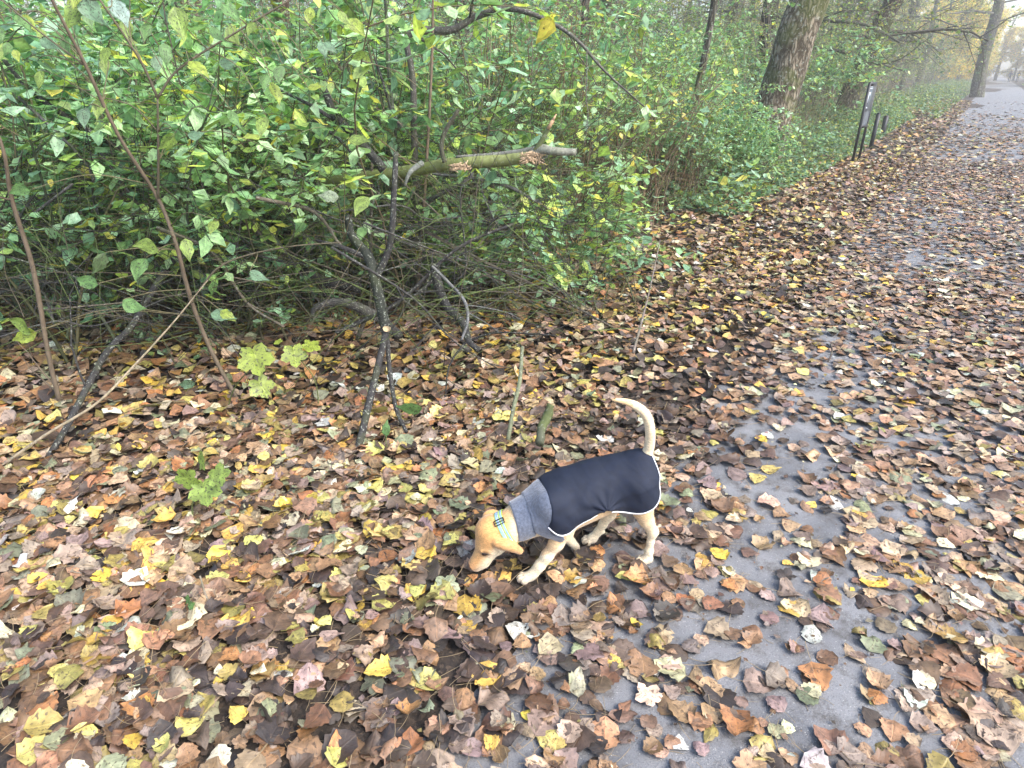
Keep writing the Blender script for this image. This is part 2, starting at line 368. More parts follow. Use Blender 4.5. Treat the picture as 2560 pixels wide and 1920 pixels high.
class Field:
    def __init__(s, lo, hi, h):
        s.lo = np.array(lo, float); s.h = h; s.n = np.ceil((np.array(hi) - s.lo) / h).astype(int) + 1; s.f = np.full(s.n, .06)
    def sub(s, lo, hi):
        a = np.clip(np.floor((np.array(lo) - s.lo) / s.h).astype(int), 0, s.n); b = np.clip(np.ceil((np.array(hi) - s.lo) / s.h).astype(int) + 1, 0, s.n)
        sl = tuple(slice(x, y) for x, y in zip(a, b)); g = np.stack(np.meshgrid(*[s.lo[i] + s.h * np.arange(a[i], b[i]) for i in range(3)], indexing='ij'), -1)
        return sl, g
    def cone(s, a, b, ra, rb, k=.02, inflate=0.):
        a, b = np.array(a, float), np.array(b, float); ra += inflate; rb += inflate; m = max(ra, rb) + .05
        sl, g = s.sub(np.minimum(a, b) - m, np.maximum(a, b) + m)
        if g.size: s.f[sl] = smin(s.f[sl], sd_cone(g, a, b, ra, rb), k)
    def ell(s, c, r, k=.015, R=None, cut=False):
        c = np.array(c, float); m = max(r) + .04; sl, g = s.sub(c - m, c + m)
        if not g.size: return
        d = sd_ell(g, c, r, R)
        s.f[sl] = -smin(-s.f[sl], d, k) if cut else smin(s.f[sl], d, k)
    def grid(s): return s.sub(s.lo, s.lo + s.h * (s.n - 1))[1]
    def val(s, P):
        q = (P - s.lo) / s.h; i = np.clip(np.floor(q).astype(int), 0, s.n - 2); t = q - i; r = 0
        for d in np.ndindex(2, 2, 2):
            w = np.prod([t[..., k] if d[k] else 1 - t[..., k] for k in range(3)], 0); r = r + w * s.f[i[..., 0] + d[0], i[..., 1] + d[1], i[..., 2] + d[2]]
        return r
DD = np.array([-.974, -.227, 0]); DL = np.array([.227, -.974, 0]); DZ = np.array([0, 0, 1.]); DO = np.array([.463, 1.863, 0.])
DM = np.stack([DD, DL, DZ], 1)
def dl(cx, cy, l):
    """crop pixel + lateral offset -> dog frame (s, l, z)"""
    px, py = 1120 + cx / 3.19, 960 + cy / 3.19; d = ray(px, py); o = EYE - DO
    t = (l - o @ DL) / (d @ DL); q = o + d * t; return np.array([q @ DD, l, q @ DZ])
def dw(P): return DO + np.asarray(P) @ DM.T

def build_dog():
    K = 1 / 2450.
    def J(cx, cy, l, r): return dl(cx, cy, l), r * K
    fur_hi = .0032
    D = Field((-.22, -.20, -.03), (.80, .20, .66), .0038)
    T = []          # torso pieces also used by the coat
    def chain(F, js, k=.02, inf=0.):
        for (a, ra), (b, rb) in zip(js, js[1:]): F.cone(a, b, ra, rb, k, inf)
    torso = [J(1532, 672, 0, 128), J(1460, 735, 0, 182), J(1300, 800, 0, 205), J(1130, 860, 0, 218), J(970, 915, 0, 232), J(860, 960, 0, 225), J(760, 1010, 0, 185)]
    neck = [torso[-1], J(660, 1050, 0, 150), J(575, 1095, .005, 138), J(490, 1140, .01, 122)]
    thigh = [J(1510, 800, .05, 142), J(1540, 905, .062, 108), J(1555, 1010, .068, 76)]
    thighR = [J(1480, 790, -.05, 150), J(1420, 870, -.06, 120), J(1330, 950, -.065, 75)]
    should = [J(830, 950, .06, 115), J(880, 1060, .07, 95), J(925, 1180, .068, 62)]
    shouldR = [J(830, 950, -.06, 115), J(900, 1050, -.07, 90), J(950, 1150, -.065, 55)]
    chain(D, torso, .03); chain(D, neck, .03); chain(D, thigh, .03); chain(D, thighR, .03); chain(D, should, .03); chain(D, shouldR, .03)
    body = D.f.copy()                                              # torso without lower legs, for the coat
    # tail
    tl = [(1560, 610, 50), (1597, 530, 38), (1613, 430, 36), (1605, 320, 35), (1570, 235, 34), (1500, 175, 29), (1420, 142, 20), (1350, 128, 11), (1305, 121, 4)]
    tl = spline(np.array(tl, float), 4)
    chain(D, [J(x, y, .01 * min(1, max(0, (560 - y) / 200)), r) for x, y, r in tl], .008)
    # near hind leg: stifle, hock pointing back, shank, paw
    chain(D, [thigh[-1], J(1580, 1085, .07, 57), J(1612, 1140, .07, 40)], .02)
    chain(D, [J(1585, 1080, .07, 46), J(1632, 1180, .07, 38)], .014)
    D.ell(J(1645, 1172, .07, 1)[0], (.014, .014, .018), .012)
    chain(D, [J(1628, 1185, .07, 40), J(1615, 1260, .07, 27), J(1603, 1330, .07, 32), J(1592, 1375, .07, 37)], .014)
    # far hind leg
    chain(D, [thighR[-1], J(1275, 1050, -.07, 50), J(1235, 1120, -.075, 35), J(1200, 1175, -.08, 33), J(1165, 1215, -.08, 37)], .014)
    D.ell(J(1300, 1040, -.07, 1)[0], (.018, .014, .016), .015); D.ell(J(1235, 1178, -.085, 1)[0], (.009, .008, .010), .008)
    # near front leg
    chain(D, [should[-1], J(865, 1268, .067, 58), J(790, 1370, .064, 47), J(735, 1445, .062, 42), J(690, 1500, .06, 46)], .016)
    D.ell(J(952, 1205, .07, 1)[0], (.017, .015, .017), .014)
    # far front leg, lifted with the paw folded back
    chain(D, [shouldR[-1], J(955, 1225, -.06, 40), J(985, 1260, -.06, 34), J(1012, 1290, -.06, 33)], .014)
    # paws: (centre, lateral, forward direction) with four toes each
    def paw(cx, cy, l, w, fwd=(1, 0, 0), lift=0.):
        c = J(cx, cy, l, 1)[0]; fx = np.array(fwd, float); fx /= np.linalg.norm(fx); sd = np.array([0, 1., 0])
        if not lift: c[2] = .022
        D.ell(c - fx * .004, (w * .92, w * .74, .017), .014)
        for j, o in enumerate((-1.5, -.5, .5, 1.5)):
            ln = w * (.95 if abs(o) < 1 else .55); q = c + fx * ln + sd * o * w * .40
            D.ell(q + np.array([0, 0, -.004]), (w * .52, w * .245, .0145), .0035)
        return c
    pc = []
    pc.append(paw(636, 1545, .06, .027)); pc.append(paw(1578, 1385, .07, .025)); pc.append(paw(1135, 1235, -.08, .024)); pc.append(paw(1015, 1318, -.06, .017, (.2, 0, -1), 1))
    # head
    cr, hr_ = J(345, 1170, .008, 118); ey, er = J(318, 1270, .012, 104)
    chain(D, [J(490, 1140, .01, 120), (cr, hr_), (ey, er)], .025)
    chain(D, [(ey, er * .82), J(268, 1372, .012, 66), J(222, 1425, .012, 50), J(198, 1446, .012, 42)], .016)
    chain(D, [J(350, 1310, .012, 74), J(285, 1410, .012, 52), J(235, 1457, .012, 38)], .014)       # jaw
    D.ell(J(400, 1290, .028, 1)[0], (.034, .022, .030), .02)                                          # cheek
    ax = J(198, 1446, 0, 1)[0] - J(330, 1230, 0, 1)[0]; ax /= np.linalg.norm(ax)                    # muzzle axis
    upn = np.cross(ax, [0, 1., 0]); upn = upn if upn[2] > 0 else -upn
    eyeL = J(299, 1362, .0, 1)[0]
    # eye position: on the left surface of the head, along the camera ray
    def surf(cx, cy, f=None, l0=.19):
        for l in np.arange(l0, -.12, -.0015):
            p = J(cx, cy, l, 1)[0]
            if D.val(p) < 0: return p
        return p
    e0 = surf(297, 1358)
    D.ell(e0 - DL * 0, (.0118, .006, .0085), .006, cut=True)
    # brow and lids
    D.cone(surf(268, 1335), surf(325, 1345), .0035, .003, .010)
    nose = J(182, 1452, .012, 1)[0]
    D.ell(nose, (.0145, .0155, .0125), .008)
    # mouth groove on the near side
    m0, m1 = surf(215, 1478), surf(330, 1425)
    pre = D.f.copy()
    # far ear (folded against the back of the skull) and near ear (hanging flap) built into the body
    D.ell(J(345, 1040, -.045, 1)[0], (.030, .014, .018), .012)
    eb = surf(395, 1262); e1 = J(455, 1275, .068, 1)[0]; e2 = J(520, 1300, .074, 1)[0]; e3 = J(572, 1330, .070, 1)[0]
    D.cone(eb, e1, .017, .020, .008); D.cone(e1, e2, .020, .017, .008); D.cone(e2, e3, .017, .0125, .006)
    D.cone(eb - ax * -.0, J(420, 1330, .062, 1)[0], .010, .008, .010)
    V, F = surface_nets(D.f, D.lo, D.h)
    # --- colours by place
    s, l, z = V.T
    base = np.tile(srgb(228, 194, 146), (len(V), 1)); cream = srgb(242, 224, 190); tan = srgb(214, 166, 110); white = srgb(224, 208, 180)
    def mixv(w, c): nonlocal base; w = np.clip(w, 0, 1)[:, None]; base = base * (1 - w) + np.asarray(c) * w
    mixv((.24 - z) / .11, cream); mixv((z > .36) * (s < .08) * .7, cream); mixv((.055 - z) / .03 * (np.linalg.norm(V - nose, axis=1) > .12), white)
    hd = np.linalg.norm(V - cr, axis=1) < .19
    rel = V - ey; vv = rel @ upn; uu = rel @ ax
    mixv(hd * np.clip((vv + .02) / .03, 0, 1) * .95 * (uu > -.12), srgb(216, 162, 100)); mixv(hd * np.clip(1 - np.abs(V[:, 1]) / .03, 0, 1) * (vv > 0) * .5, srgb(200, 144, 84)); mixv(np.clip((np.linalg.norm(V - neck[1][0], axis=1) < .14) * .5, 0, 1), srgb(218, 170, 112))
    mixv(hd * np.clip((-vv - .005) / .02, 0, 1) * .7, cream)
    mixv(np.exp(-((np.linalg.norm(V - (ey + ax * .005 + upn * -.01), axis=1)) / .03) ** 2) * .5, cream)
    ear = np.clip(1.6 - np.minimum(np.minimum(sd_cone(V, e1, e2, .020, .017), sd_cone(V, e2, e3, .017, .0105)), sd_cone(V, eb, e1, .017, .020)) / .004, 0, 1); mixv(ear * .95, srgb(208, 158, 102))
    mixv(np.exp(-(np.linalg.norm(V - nose, axis=1) / .030) ** 4) * .55, srgb(160, 110, 80))
    mixv((np.linalg.norm(V - nose - ax * .003, axis=1) < .0195) * .93, srgb(52, 36, 34))
    mixv(np.exp(-((np.linalg.norm((V - e0) * [1, .5, 1], axis=1)) / .0145) ** 4) * .9, srgb(50, 34, 28))
    seg = m1 - m0; t = np.clip(((V - m0) @ seg) / (seg @ seg), 0, 1); dm = np.linalg.norm(V - m0 - t[:, None] * seg, axis=1); mixv(np.exp(-(dm / .0028) ** 2) * .7, srgb(90, 60, 48))
    mixv(((z < .012) & (z > -1)) * .35, srgb(150, 120, 100))
    # toe seams
    for c in pc:
        for o in (-1, 0, 1):
            q = V - (c + np.array([.030, o * .0105, 0])); mixv(np.exp(-((q[:, 1] / .0016) ** 2)) * (np.linalg.norm(q, axis=1) < .026) * (q[:, 2] < .012) * .55, srgb(120, 92, 72))
    base *= .95; base *= (1 + .10 * (vnoise(V * 38) - .5) + .10 * (vnoise(V * 90) - .5))[:, None]
    root = tag(empty('dog', DO), 'young cream labrador type dog in a navy coat sniffing the fallen leaves', 'dog')
    def D2(P): return (np.asarray(P) @ DM.T)
    m, nt, ns, L, P = newmat('dog_fur'); tint = N(nt, 'ShaderNodeAttribute', attribute_name='tint'); tc = N(nt, 'ShaderNodeTexCoord')
    mp = N(nt, 'ShaderNodeMapping'); mp.inputs['Scale'].default_value = (.35, 1, 1); L.new(tc.outputs['Object'], mp.inputs[0])
    n1 = N(nt, 'ShaderNodeTexNoise', i_Scale=280., i_Detail=3.); L.new(mp.outputs[0], n1.inputs[0])
    vr = N(nt, 'ShaderNodeMapRange'); L.new(n1.outputs[0], vr.inputs[0]); vr.inputs[1].default_value = .3; vr.inputs[2].default_value = .7; vr.inputs[3].default_value = .70; vr.inputs[4].default_value = 1.18
    cc = N(nt, 'ShaderNodeVectorMath', operation='SCALE'); L.new(tint.outputs['Color'], cc.inputs[0]); L.new(vr.outputs[0], cc.inputs['Scale']); L.new(cc.outputs[0], P.inputs['Base Color'])
    P.inputs['Roughness'].default_value = .8; P.inputs['Specular IOR Level'].default_value = .2; P.inputs['Sheen Weight'].default_value = .25
    b = N(nt, 'ShaderNodeBump', i_Strength=.5, i_Distance=.002); L.new(n1.outputs[0], b.inputs['Height']); L.new(b.outputs[0], P.inputs['Normal'])
    M['fur'] = m
    mesh('body', D2(V), F, m, root, True, {'tint': ('FLOAT_COLOR', np.c_[base, np.ones(len(V))])})
    # short hair standing off the outline
    Vn = V; nrm = np.zeros_like(V); fn = np.cross(V[F[:, 1]] - V[F[:, 0]], V[F[:, 2]] - V[F[:, 0]])
    for k in range(4): np.add.at(nrm, F[:, k], fn)
    nrm /= np.linalg.norm(nrm, axis=1)[:, None] + 1e-12
    sel = rs.choice(len(V), 26000); sel = sel[np.linalg.norm(V[sel] - nose, axis=1) > .022]; sel = sel[np.linalg.norm(V[sel] - e0, axis=1) > .014]
    p = V[sel] + rs.randn(len(sel), 3) * .0012; n_ = nrm[sel]; flow = np.tile([-1., 0, -.35], (len(sel), 1)) + .35 * rs.randn(len(sel), 3)
    flow -= n_ * (flow * n_).sum(1)[:, None]; flow /= np.linalg.norm(flow, axis=1)[:, None] + 1e-9
    sdv = np.cross(n_, flow) * .00042; ln = .0050 * (.6 + .8 * rs.rand(len(sel)))[:, None]
    tri = np.stack([p - sdv, p + sdv, p + flow * ln + n_ * ln * .38], 1).reshape(-1, 3)
    hc = np.repeat(base[sel] * (1 + .18 * rs.randn(len(sel), 1)), 3, 0).clip(0, .95)
    mesh('coat_fur', D2(tri), None, m, root, False, {'tint': ('FLOAT_COLOR', np.c_[hc, np.ones(len(hc))])}, np.arange(len(tri)).reshape(-1, 3))
    # eye
    mb = MB(); eb_ = e0 - np.array([0, .0045, 0])
    th, ph = np.meshgrid(np.linspace(0, pi, 13), np.linspace(0, 2 * pi, 20, endpoint=False), indexing='ij')
    S = np.stack([np.sin(th) * np.cos(ph), np.sin(th) * np.sin(ph), np.cos(th)], -1).reshape(-1, 3)
    SF = np.array([(i * 20 + j, i * 20 + (j + 1) % 20, (i + 1) * 20 + (j + 1) % 20, (i + 1) * 20 + j) for i in range(12) for j in range(20)])
    mb.add(D2(S * np.array([.0112, .0080, .0078]) + eb_), SF)
    M['eye'] = plain('dog_eye', (.022, .012, .008), .08, var=.1); o = mb.build('eye', M['eye'], root)
    M['nose'] = plain('dog_nose', (.035, .02, .018), .35, var=.3, bump=.0006, bscale=700.); mb = MB(); nc_ = nose + ax * .0045 + upn * .002
    W_ = S * np.array([1., 1, 1]); Wn = W_[:, [0]] * ax * .0115 + W_[:, [1]] * np.array([0, 1., 0]) * .0150 + W_[:, [2]] * upn * .0115 * (1 - .25 * np.abs(W_[:, [1]]))
    mb.add(D2(Wn + nc_), SF); mb.build('nose', M['nose'], root)
    # ---- coat
    def region(pts, l=.10):
        ls = l if not np.isscalar(l) else [l] * len(pts)
        return np.array([[dl(x, y, q)[0], dl(x, y, q)[2]] for (x, y), q in zip(pts, ls)])
    def sdpoly(p, poly):
        d = np.full(p.shape[:-1], 1e9); ins = np.zeros(p.shape[:-1], bool)
        for i in range(len(poly)):
            a, b = poly[i - 1], poly[i]; e = b - a; w = p - a; t = np.clip((w @ e) / (e @ e), 0, 1); q = w - t[..., None] * e; d = np.minimum(d, (q ** 2).sum(-1))
            c = ((a[1] > p[..., 1]) != (b[1] > p[..., 1])) & (p[..., 0] < (b[0] - a[0]) * (p[..., 1] - a[1]) / (b[1] - a[1] + 1e-12) + a[0]); ins ^= c
        return np.where(ins, -1, 1) * np.sqrt(d)
    G_ = D.grid(); sz = G_[..., [0, 2]]
    # centre line of the body top is at l=0, so the top bound lies well above it
    hem = [(1645, 620), (1672, 710), (1688, 830), (1672, 900), (1625, 965), (1550, 1010), (1460, 1034), (1380, 1030), (1300, 1010), (1262, 992), (1190, 1040), (1120, 1075), (1050, 1108), (960, 1160), (900, 1180), (850, 1170), (795, 1133), (814, 1080), (822, 1000), (812, 900), (790, 820)]
    hemw = region(hem, [.03, .045, .07, .09, .10] + [.105] * (len(hem) - 5))
    top = np.array([[dl(735, 740, 0)[0] + .0, .62], [dl(1640, 560, 0)[0], .62]])
    navy = np.vstack([[hemw[0][0], .62], hemw, [dl(742, 757, 0)[0], dl(742, 757, 0)[2]], [dl(735, 740, 0)[0], .62]])
    # drape: the coat hangs straight from the widest part
    bod = body.copy(); k = np.argmax(D.lo[2] + D.h * np.arange(D.n[2]) > 0)
    infl = bod - .013
    zz = G_[..., 2]; wid = np.abs(G_[..., 1])
    hang = np.minimum.accumulate(infl[:, :, ::-1], axis=2)[:, :, ::-1]        # shadow of everything above
    infl = smin(infl, hang + .010, .012)
    wr = (vnoise(np.stack([G_[..., 0] * 13 + G_[..., 2] * 9, G_[..., 1] * 5, G_[..., 2] * 14 - G_[..., 0] * 6], -1)) - .5) * .006 + (vnoise(np.stack([G_[..., 0] * 26 - G_[..., 2] * 22, G_[..., 1] * 8, G_[..., 2] * 9 + G_[..., 0] * 11], -1)) - .5) * .007
    rn = vnoise(np.stack([G_[..., 0] * 9 + G_[..., 2] * 6, G_[..., 1] * 4, G_[..., 2] * 17 - G_[..., 0] * 9], -1)); wr = wr - .0010 * np.exp(-((rn - .5) / .035) ** 2)
    rn = vnoise(np.stack([G_[..., 0] * 24 - G_[..., 2] * 16 + 7, G_[..., 1] * 7, G_[..., 2] * 8 + G_[..., 0] * 5], -1)); wr = wr + .0006 * np.exp(-((rn - .5) / .05) ** 2)
    ph_ = np.array([dl(1255, 985, .1)[0], dl(1255, 985, .1)[2]]); dv = sz - ph_; ang = np.arctan2(dv[..., 0], dv[..., 1]); rad = np.linalg.norm(dv, axis=-1)
    wr += .0035 * np.sin(ang * 9 + 1.) * np.exp(-(rad / .07) ** 2) - .010 * np.exp(-(rad / .03) ** 2) * (zz < .5)
    coatf = np.maximum(infl + wr, sdpoly(sz, navy))
    inner = -(body - .001)
    M['navy'] = plain('navy_nylon', (.0028, .0072, .022), .8, bump=.0012, bscale=45., var=.2)
    Vc, Fc = surface_nets(np.maximum(coatf, -(body + .004)), D.lo, D.h)
    coat = mesh('coat', D2(Vc), Fc, M['navy'], root, True); coat['label'] = 'navy nylon dog coat with white piped hem'
    def side_l(sv, zv, fld, sgn=1):
        for lv in np.arange(.17, 0, -.001):
            if fld.val(np.array([sv, lv * sgn, zv])) < 0: return lv
        return None
    IF = Field.__new__(Field); IF.lo, IF.h, IF.n, IF.f = D.lo, D.h, D.n, infl + wr
    M['piping'] = plain('white_piping', (.75, .76, .78), .45, var=.05)
    def piping(a, b, name, off=.001, r=.0022, sgn=1):
        P_ = []
        c = spline(np.c_[hemw[a:b], np.zeros(b - a)], 5)
        for q in c:
            lv = side_l(q[0], q[1], IF, sgn)
            if lv is not None: P_.append([q[0], sgn * (lv + off), q[1]])
        if len(P_) > 3:
            P_ = np.array(P_)
            for _ in range(3): P_[1:-1] = (P_[:-2] + 2 * P_[1:-1] + P_[2:]) / 4
            v, f, t = tube_arr(P_, r, 6); mb = MB(); mb.add(D2(v), f, t); return mb.build(name, M['piping'], coat)
    # rear hem piping continues up over the back to the tail
    def loop_piping():
        pts = []
        for sgn in (1, -1):
            P_ = []
            for q in spline(np.c_[hemw[0:9], np.zeros(9)], 5):
                lv = side_l(q[0], q[1], IF, sgn)
                if lv is not None: P_.append([q[0], sgn * (lv + .001), q[1]])
            pts.append(P_)
        s0 = hemw[0][0]; arc = []
        c0 = np.array(pts[0][0]); c1 = np.array(pts[1][0])
        for lv in np.linspace(c0[1], c1[1], 15)[1:-1]:
            for z_ in np.arange(.55, .1, -.001):
                s_ = s0 + .003
                if IF.val(np.array([s_, lv, z_])) < 0: arc.append([s_, lv, z_ + .001]); break
        P_ = np.array(pts[0][::-1] + arc + pts[1])
        for _ in range(4): P_[1:-1] = (P_[:-2] + 2 * P_[1:-1] + P_[2:]) / 4
        v, f, t = tube_arr(P_, .0023, 6); mb = MB(); mb.add(D2(v), f, t); mb.build('piping', M['piping'], coat)
    loop_piping(); piping(13, 17, 'piping'); piping(10, 14, 'piping', r=.0013)
    # belly strap patch and back seam
    # fleece chest panel and rolled collar
    M['fleece'] = plain('grey_fleece', (.105, .122, .165), .95, bump=.004, bscale=120., var=.28, sheen=.5)
    chest = region([(742, 757), (790, 820), (812, 900), (822, 1000), (814, 1080), (795, 1133), (850, 1170), (905, 1182), (912, 1200), (895, 1235), (850, 1252), (800, 1240), (740, 1205), (690, 1175), (668, 1090), (645, 980), (620, 870), (606, 838)], .075)
    tops = np.array([[chest[-1][0], .55], [chest[0][0] - .004, .55]]); chest = np.vstack([chest, tops])
    ch = np.maximum(np.minimum(body, D.f + 1) - .0105 + wr * .6, sdpoly(sz, chest)); Vf, Ff = surface_nets(np.maximum(ch, -(body + .004)), D.lo, D.h)
    fl = mesh('chest_panel', D2(Vf), Ff, M['fleece'], root, True); fl['label'] = 'grey fleece chest panel of the dog coat'
    # collar: roll around the neck between two planes across the neck axis
    a0, a1 = J(640, 1030, 0, 1)[0], J(520, 1075, 0, 1)[0]; C = Field(D.lo, D.lo + D.h * (D.n - 1), D.h)
    c0, c1 = J(682, 1032, 0, 1)[0], J(550, 1092, 0, 1)[0]
    chain(C, [(c0, .079), (c1, .072)], .01)
    g1 = region([(606, 838), (600, 850), (540, 870), (480, 905), (478, 935), (508, 960), (530, 1040), (550, 1120), (556, 1180), (560, 1240), (600, 1236), (650, 1222), (690, 1200), (694, 1170), (676, 1090), (650, 980), (622, 880)], .055)
    g1 = np.vstack([g1[:1] + [0, .1], g1[1:] ]) if False else g1
    cc_ = g1.mean(0)
    tp = np.array([[g1[3][0] + .004, .5], [g1[0][0] - .012, .5]])
    g2 = np.vstack([g1[3:], tp[::-1]])
    wr2 = (vnoise(np.stack([G_[..., 0] * 10 + G_[..., 2] * 22, G_[..., 1] * 20, G_[..., 2] * 10 - G_[..., 0] * 30], -1)) - .5) * .009
    col_f = np.maximum(C.f + wr2, sdpoly(sz, g2) - .002)
    Vk, Fk = surface_nets(np.maximum(col_f, -(body + .006)), D.lo, D.h)
    rk = mesh('rolled_collar', D2(Vk), Fk, M['fleece'], root, True); rk['label'] = 'thick grey fleece roll collar of the dog coat'
    # neon dog collar: band following the neck surface
    A, B = J(396, 1036, .0, 1)[0], J(545, 1262, .0, 1)[0]
    ctr = J(470, 1112, .01, 1)[0]; d1 = (B - A); d1 /= np.linalg.norm(d1); axn = J(560, 1085, 0, 1)[0] - J(400, 1135, 0, 1)[0]
    pn = np.cross(d1, [0, 1., 0]); pn = pn if pn @ axn > 0 else -pn; pn /= np.linalg.norm(pn); pn = pn + np.array([0, .10, 0]); pn /= np.linalg.norm(pn); e1_ = np.cross(pn, [0, 1., 0]); e1_ /= np.linalg.norm(e1_); e2_ = np.cross(pn, e1_)
    cpos = (A + B) / 2; cpos[1] = .01; n_a = 64; bands = {'a': [], 'b': []}
    rings = []; raw = []; PF = Field.__new__(Field); PF.lo, PF.h, PF.n, PF.f = D.lo, D.h, D.n, pre
    offs = [-.0145, -.0125, -.007, -.001, .005, .0115, .0145]
    for w_ in offs:
        rg = []
        for q in range(n_a):
            th_ = 2 * pi * q / n_a; dr = cos(th_) * e1_ + sin(th_) * e2_; r_ = .085
            while r_ > .02 and PF.val(cpos + pn * w_ + dr * r_) > 0: r_ -= .001
            rg.append(r_)
        rg = np.array(rg); raw.append(rg)
        rg = np.median(np.stack([np.roll(rg, k_) for k_ in range(-4, 5)]), 0)
        for _ in range(6): rg = (np.roll(rg, 1) + rg + np.roll(rg, -1)) / 3
        rings.append(rg)
    rm = np.maximum(np.maximum.reduce(rings), raw[3])
    for _ in range(2): rm = np.maximum(rm, (np.roll(rm, 1) + 2 * rm + np.roll(rm, -1)) / 4)
    VV = []
    for w_ in offs:
        for q in range(n_a):
            th_ = 2 * pi * q / n_a; VV.append(cpos + pn * w_ + (cos(th_) * e1_ + sin(th_) * e2_) * (rm[q] + .0035))
    VV = np.array(VV); cols = [srgb(175, 200, 90), srgb(150, 185, 205), srgb(170, 190, 205), srgb(175, 200, 110), srgb(150, 185, 205), srgb(175, 200, 80), srgb(175, 200, 80)]
    mb = MB(); nn = len(offs)
    for k_ in range(nn - 1):
        a_ = VV[k_ * n_a:(k_ + 1) * n_a]; b_ = VV[(k_ + 1) * n_a:(k_ + 2) * n_a]; F_ = [(q, (q + 1) % n_a, n_a + (q + 1) % n_a, n_a + q) for q in range(n_a)]
        cen = cpos
        mb.add(D2(np.vstack([a_, b_])), F_, c=(*cols[k_], 1))
    M['webbing'] = tint_bark('collar_webbing', .5, 300., .1)
    dc = mb.build('dog_collar', M['webbing'], root, False); dc['label'] = 'pale blue and lime striped dog collar'
    sm = dc.modifiers.new('thick', 'SOLIDIFY'); sm.thickness = .0022
    # slide buckle: black frame on the band
    def on_band(cx, cy):
        best = VV.reshape(nn, n_a, 3)[3]; vis = best[best[:, 1] > .005]; w_ = dw(vis) - EYE; dp = w_ @ CF; xy = np.stack([1280 + FPX * (w_ @ CR) / dp, 960 - FPX * (w_ @ CU) / dp], 1); q_ = np.argmin(np.linalg.norm(xy - [1120 + cx / 3.19, 960 + cy / 3.19], axis=1)); return vis[q_]
    bc = on_band(423, 1105); tdir = on_band(470, 1180) - on_band(400, 1065); tdir /= np.linalg.norm(tdir); out = bc - cpos; out -= pn * (out @ pn); out /= np.linalg.norm(out); tdir -= out * (tdir @ out); tdir /= np.linalg.norm(tdir)
    M['blackp'] = plain('black_plastic', (.012, .012, .014), .35, var=.1); mb = MB()
    cs = [bc + out * .004 + pn * (sx * .017) + tdir * (sy * .0095) for sx, sy in ((-1, -1), (1, -1), (1, 1), (-1, 1))]
    for a_, b_ in zip(cs, cs[1:] + cs[:1]):
        v, f, t = tube_arr([a_, (a_ + b_) / 2, b_], .0017, 6); mb.add(D2(v), f, t)
    v, f, t = tube_arr([bc + out * .004 - pn * .017, bc + out * .004 + pn * .017], .0015, 6); mb.add(D2(v), f, t)
    mb.build('buckle', M['blackp'], dc)
    # tag ring
    rc = on_band(552, 1278) + np.array([0, .002, -.010]); t_ = np.linspace(0, 2 * pi, 17); v, f, t = tube_arr(np.stack([rc[0] + .009 * np.cos(t_), rc[1] + 0 * t_, rc[2] + .009 * np.sin(t_)], 1), .0012, 5, cap=False)
    mb = MB(); mb.add(D2(v), f); mb.build('tag_ring', M['blackp'], dc)
    return root, np.array([dw(c)[:2] for c in pc])
PAWS = np.zeros((0, 2))
if ONLY in ('', 'dog', 'near'): dog, PAWS = build_dog()

# ------------------------------------------------------------------ ground and path
def soil_mat():
    m, nt, ns, L, P = newmat('forest_soil'); tc = N(nt, 'ShaderNodeTexCoord')
    n1 = N(nt, 'ShaderNodeTexNoise', i_Scale=22., i_Detail=8., i_Roughness=.7); L.new(tc.outputs['Object'], n1.inputs[0])
    v = N(nt, 'ShaderNodeTexVoronoi', i_Scale=70.); nd = N(nt, 'ShaderNodeVectorMath', operation='MULTIPLY_ADD'); L.new(n1.outputs['Color'], nd.inputs[0]); nd.inputs[1].default_value = (.09, .09, .09); L.new(tc.outputs['Object'], nd.inputs[2]); L.new(nd.outputs[0], v.inputs[0])
    hs = N(nt, 'ShaderNodeSeparateColor'); L.new(v.outputs['Color'], hs.inputs[0])
    c = mixc(nt, ramp(nt, n1.outputs[0], .35, .65), (.012, .009, .007), (.05, .036, .026))
    c2 = mixc(nt, ramp(nt, hs.outputs[0], .3, .9), (.035, .024, .017), (.10, .068, .045))
    c = mixc(nt, ramp(nt, hs.outputs[1], .55, .75), c, c2)
    L.new(c, P.inputs['Base Color']); P.inputs['Roughness'].default_value = .85
    b = N(nt, 'ShaderNodeBump', i_Strength=.8, i_Distance=.02); L.new(n1.outputs[0], b.inputs['Height']); L.new(b.outputs[0], P.inputs['Normal']); return m
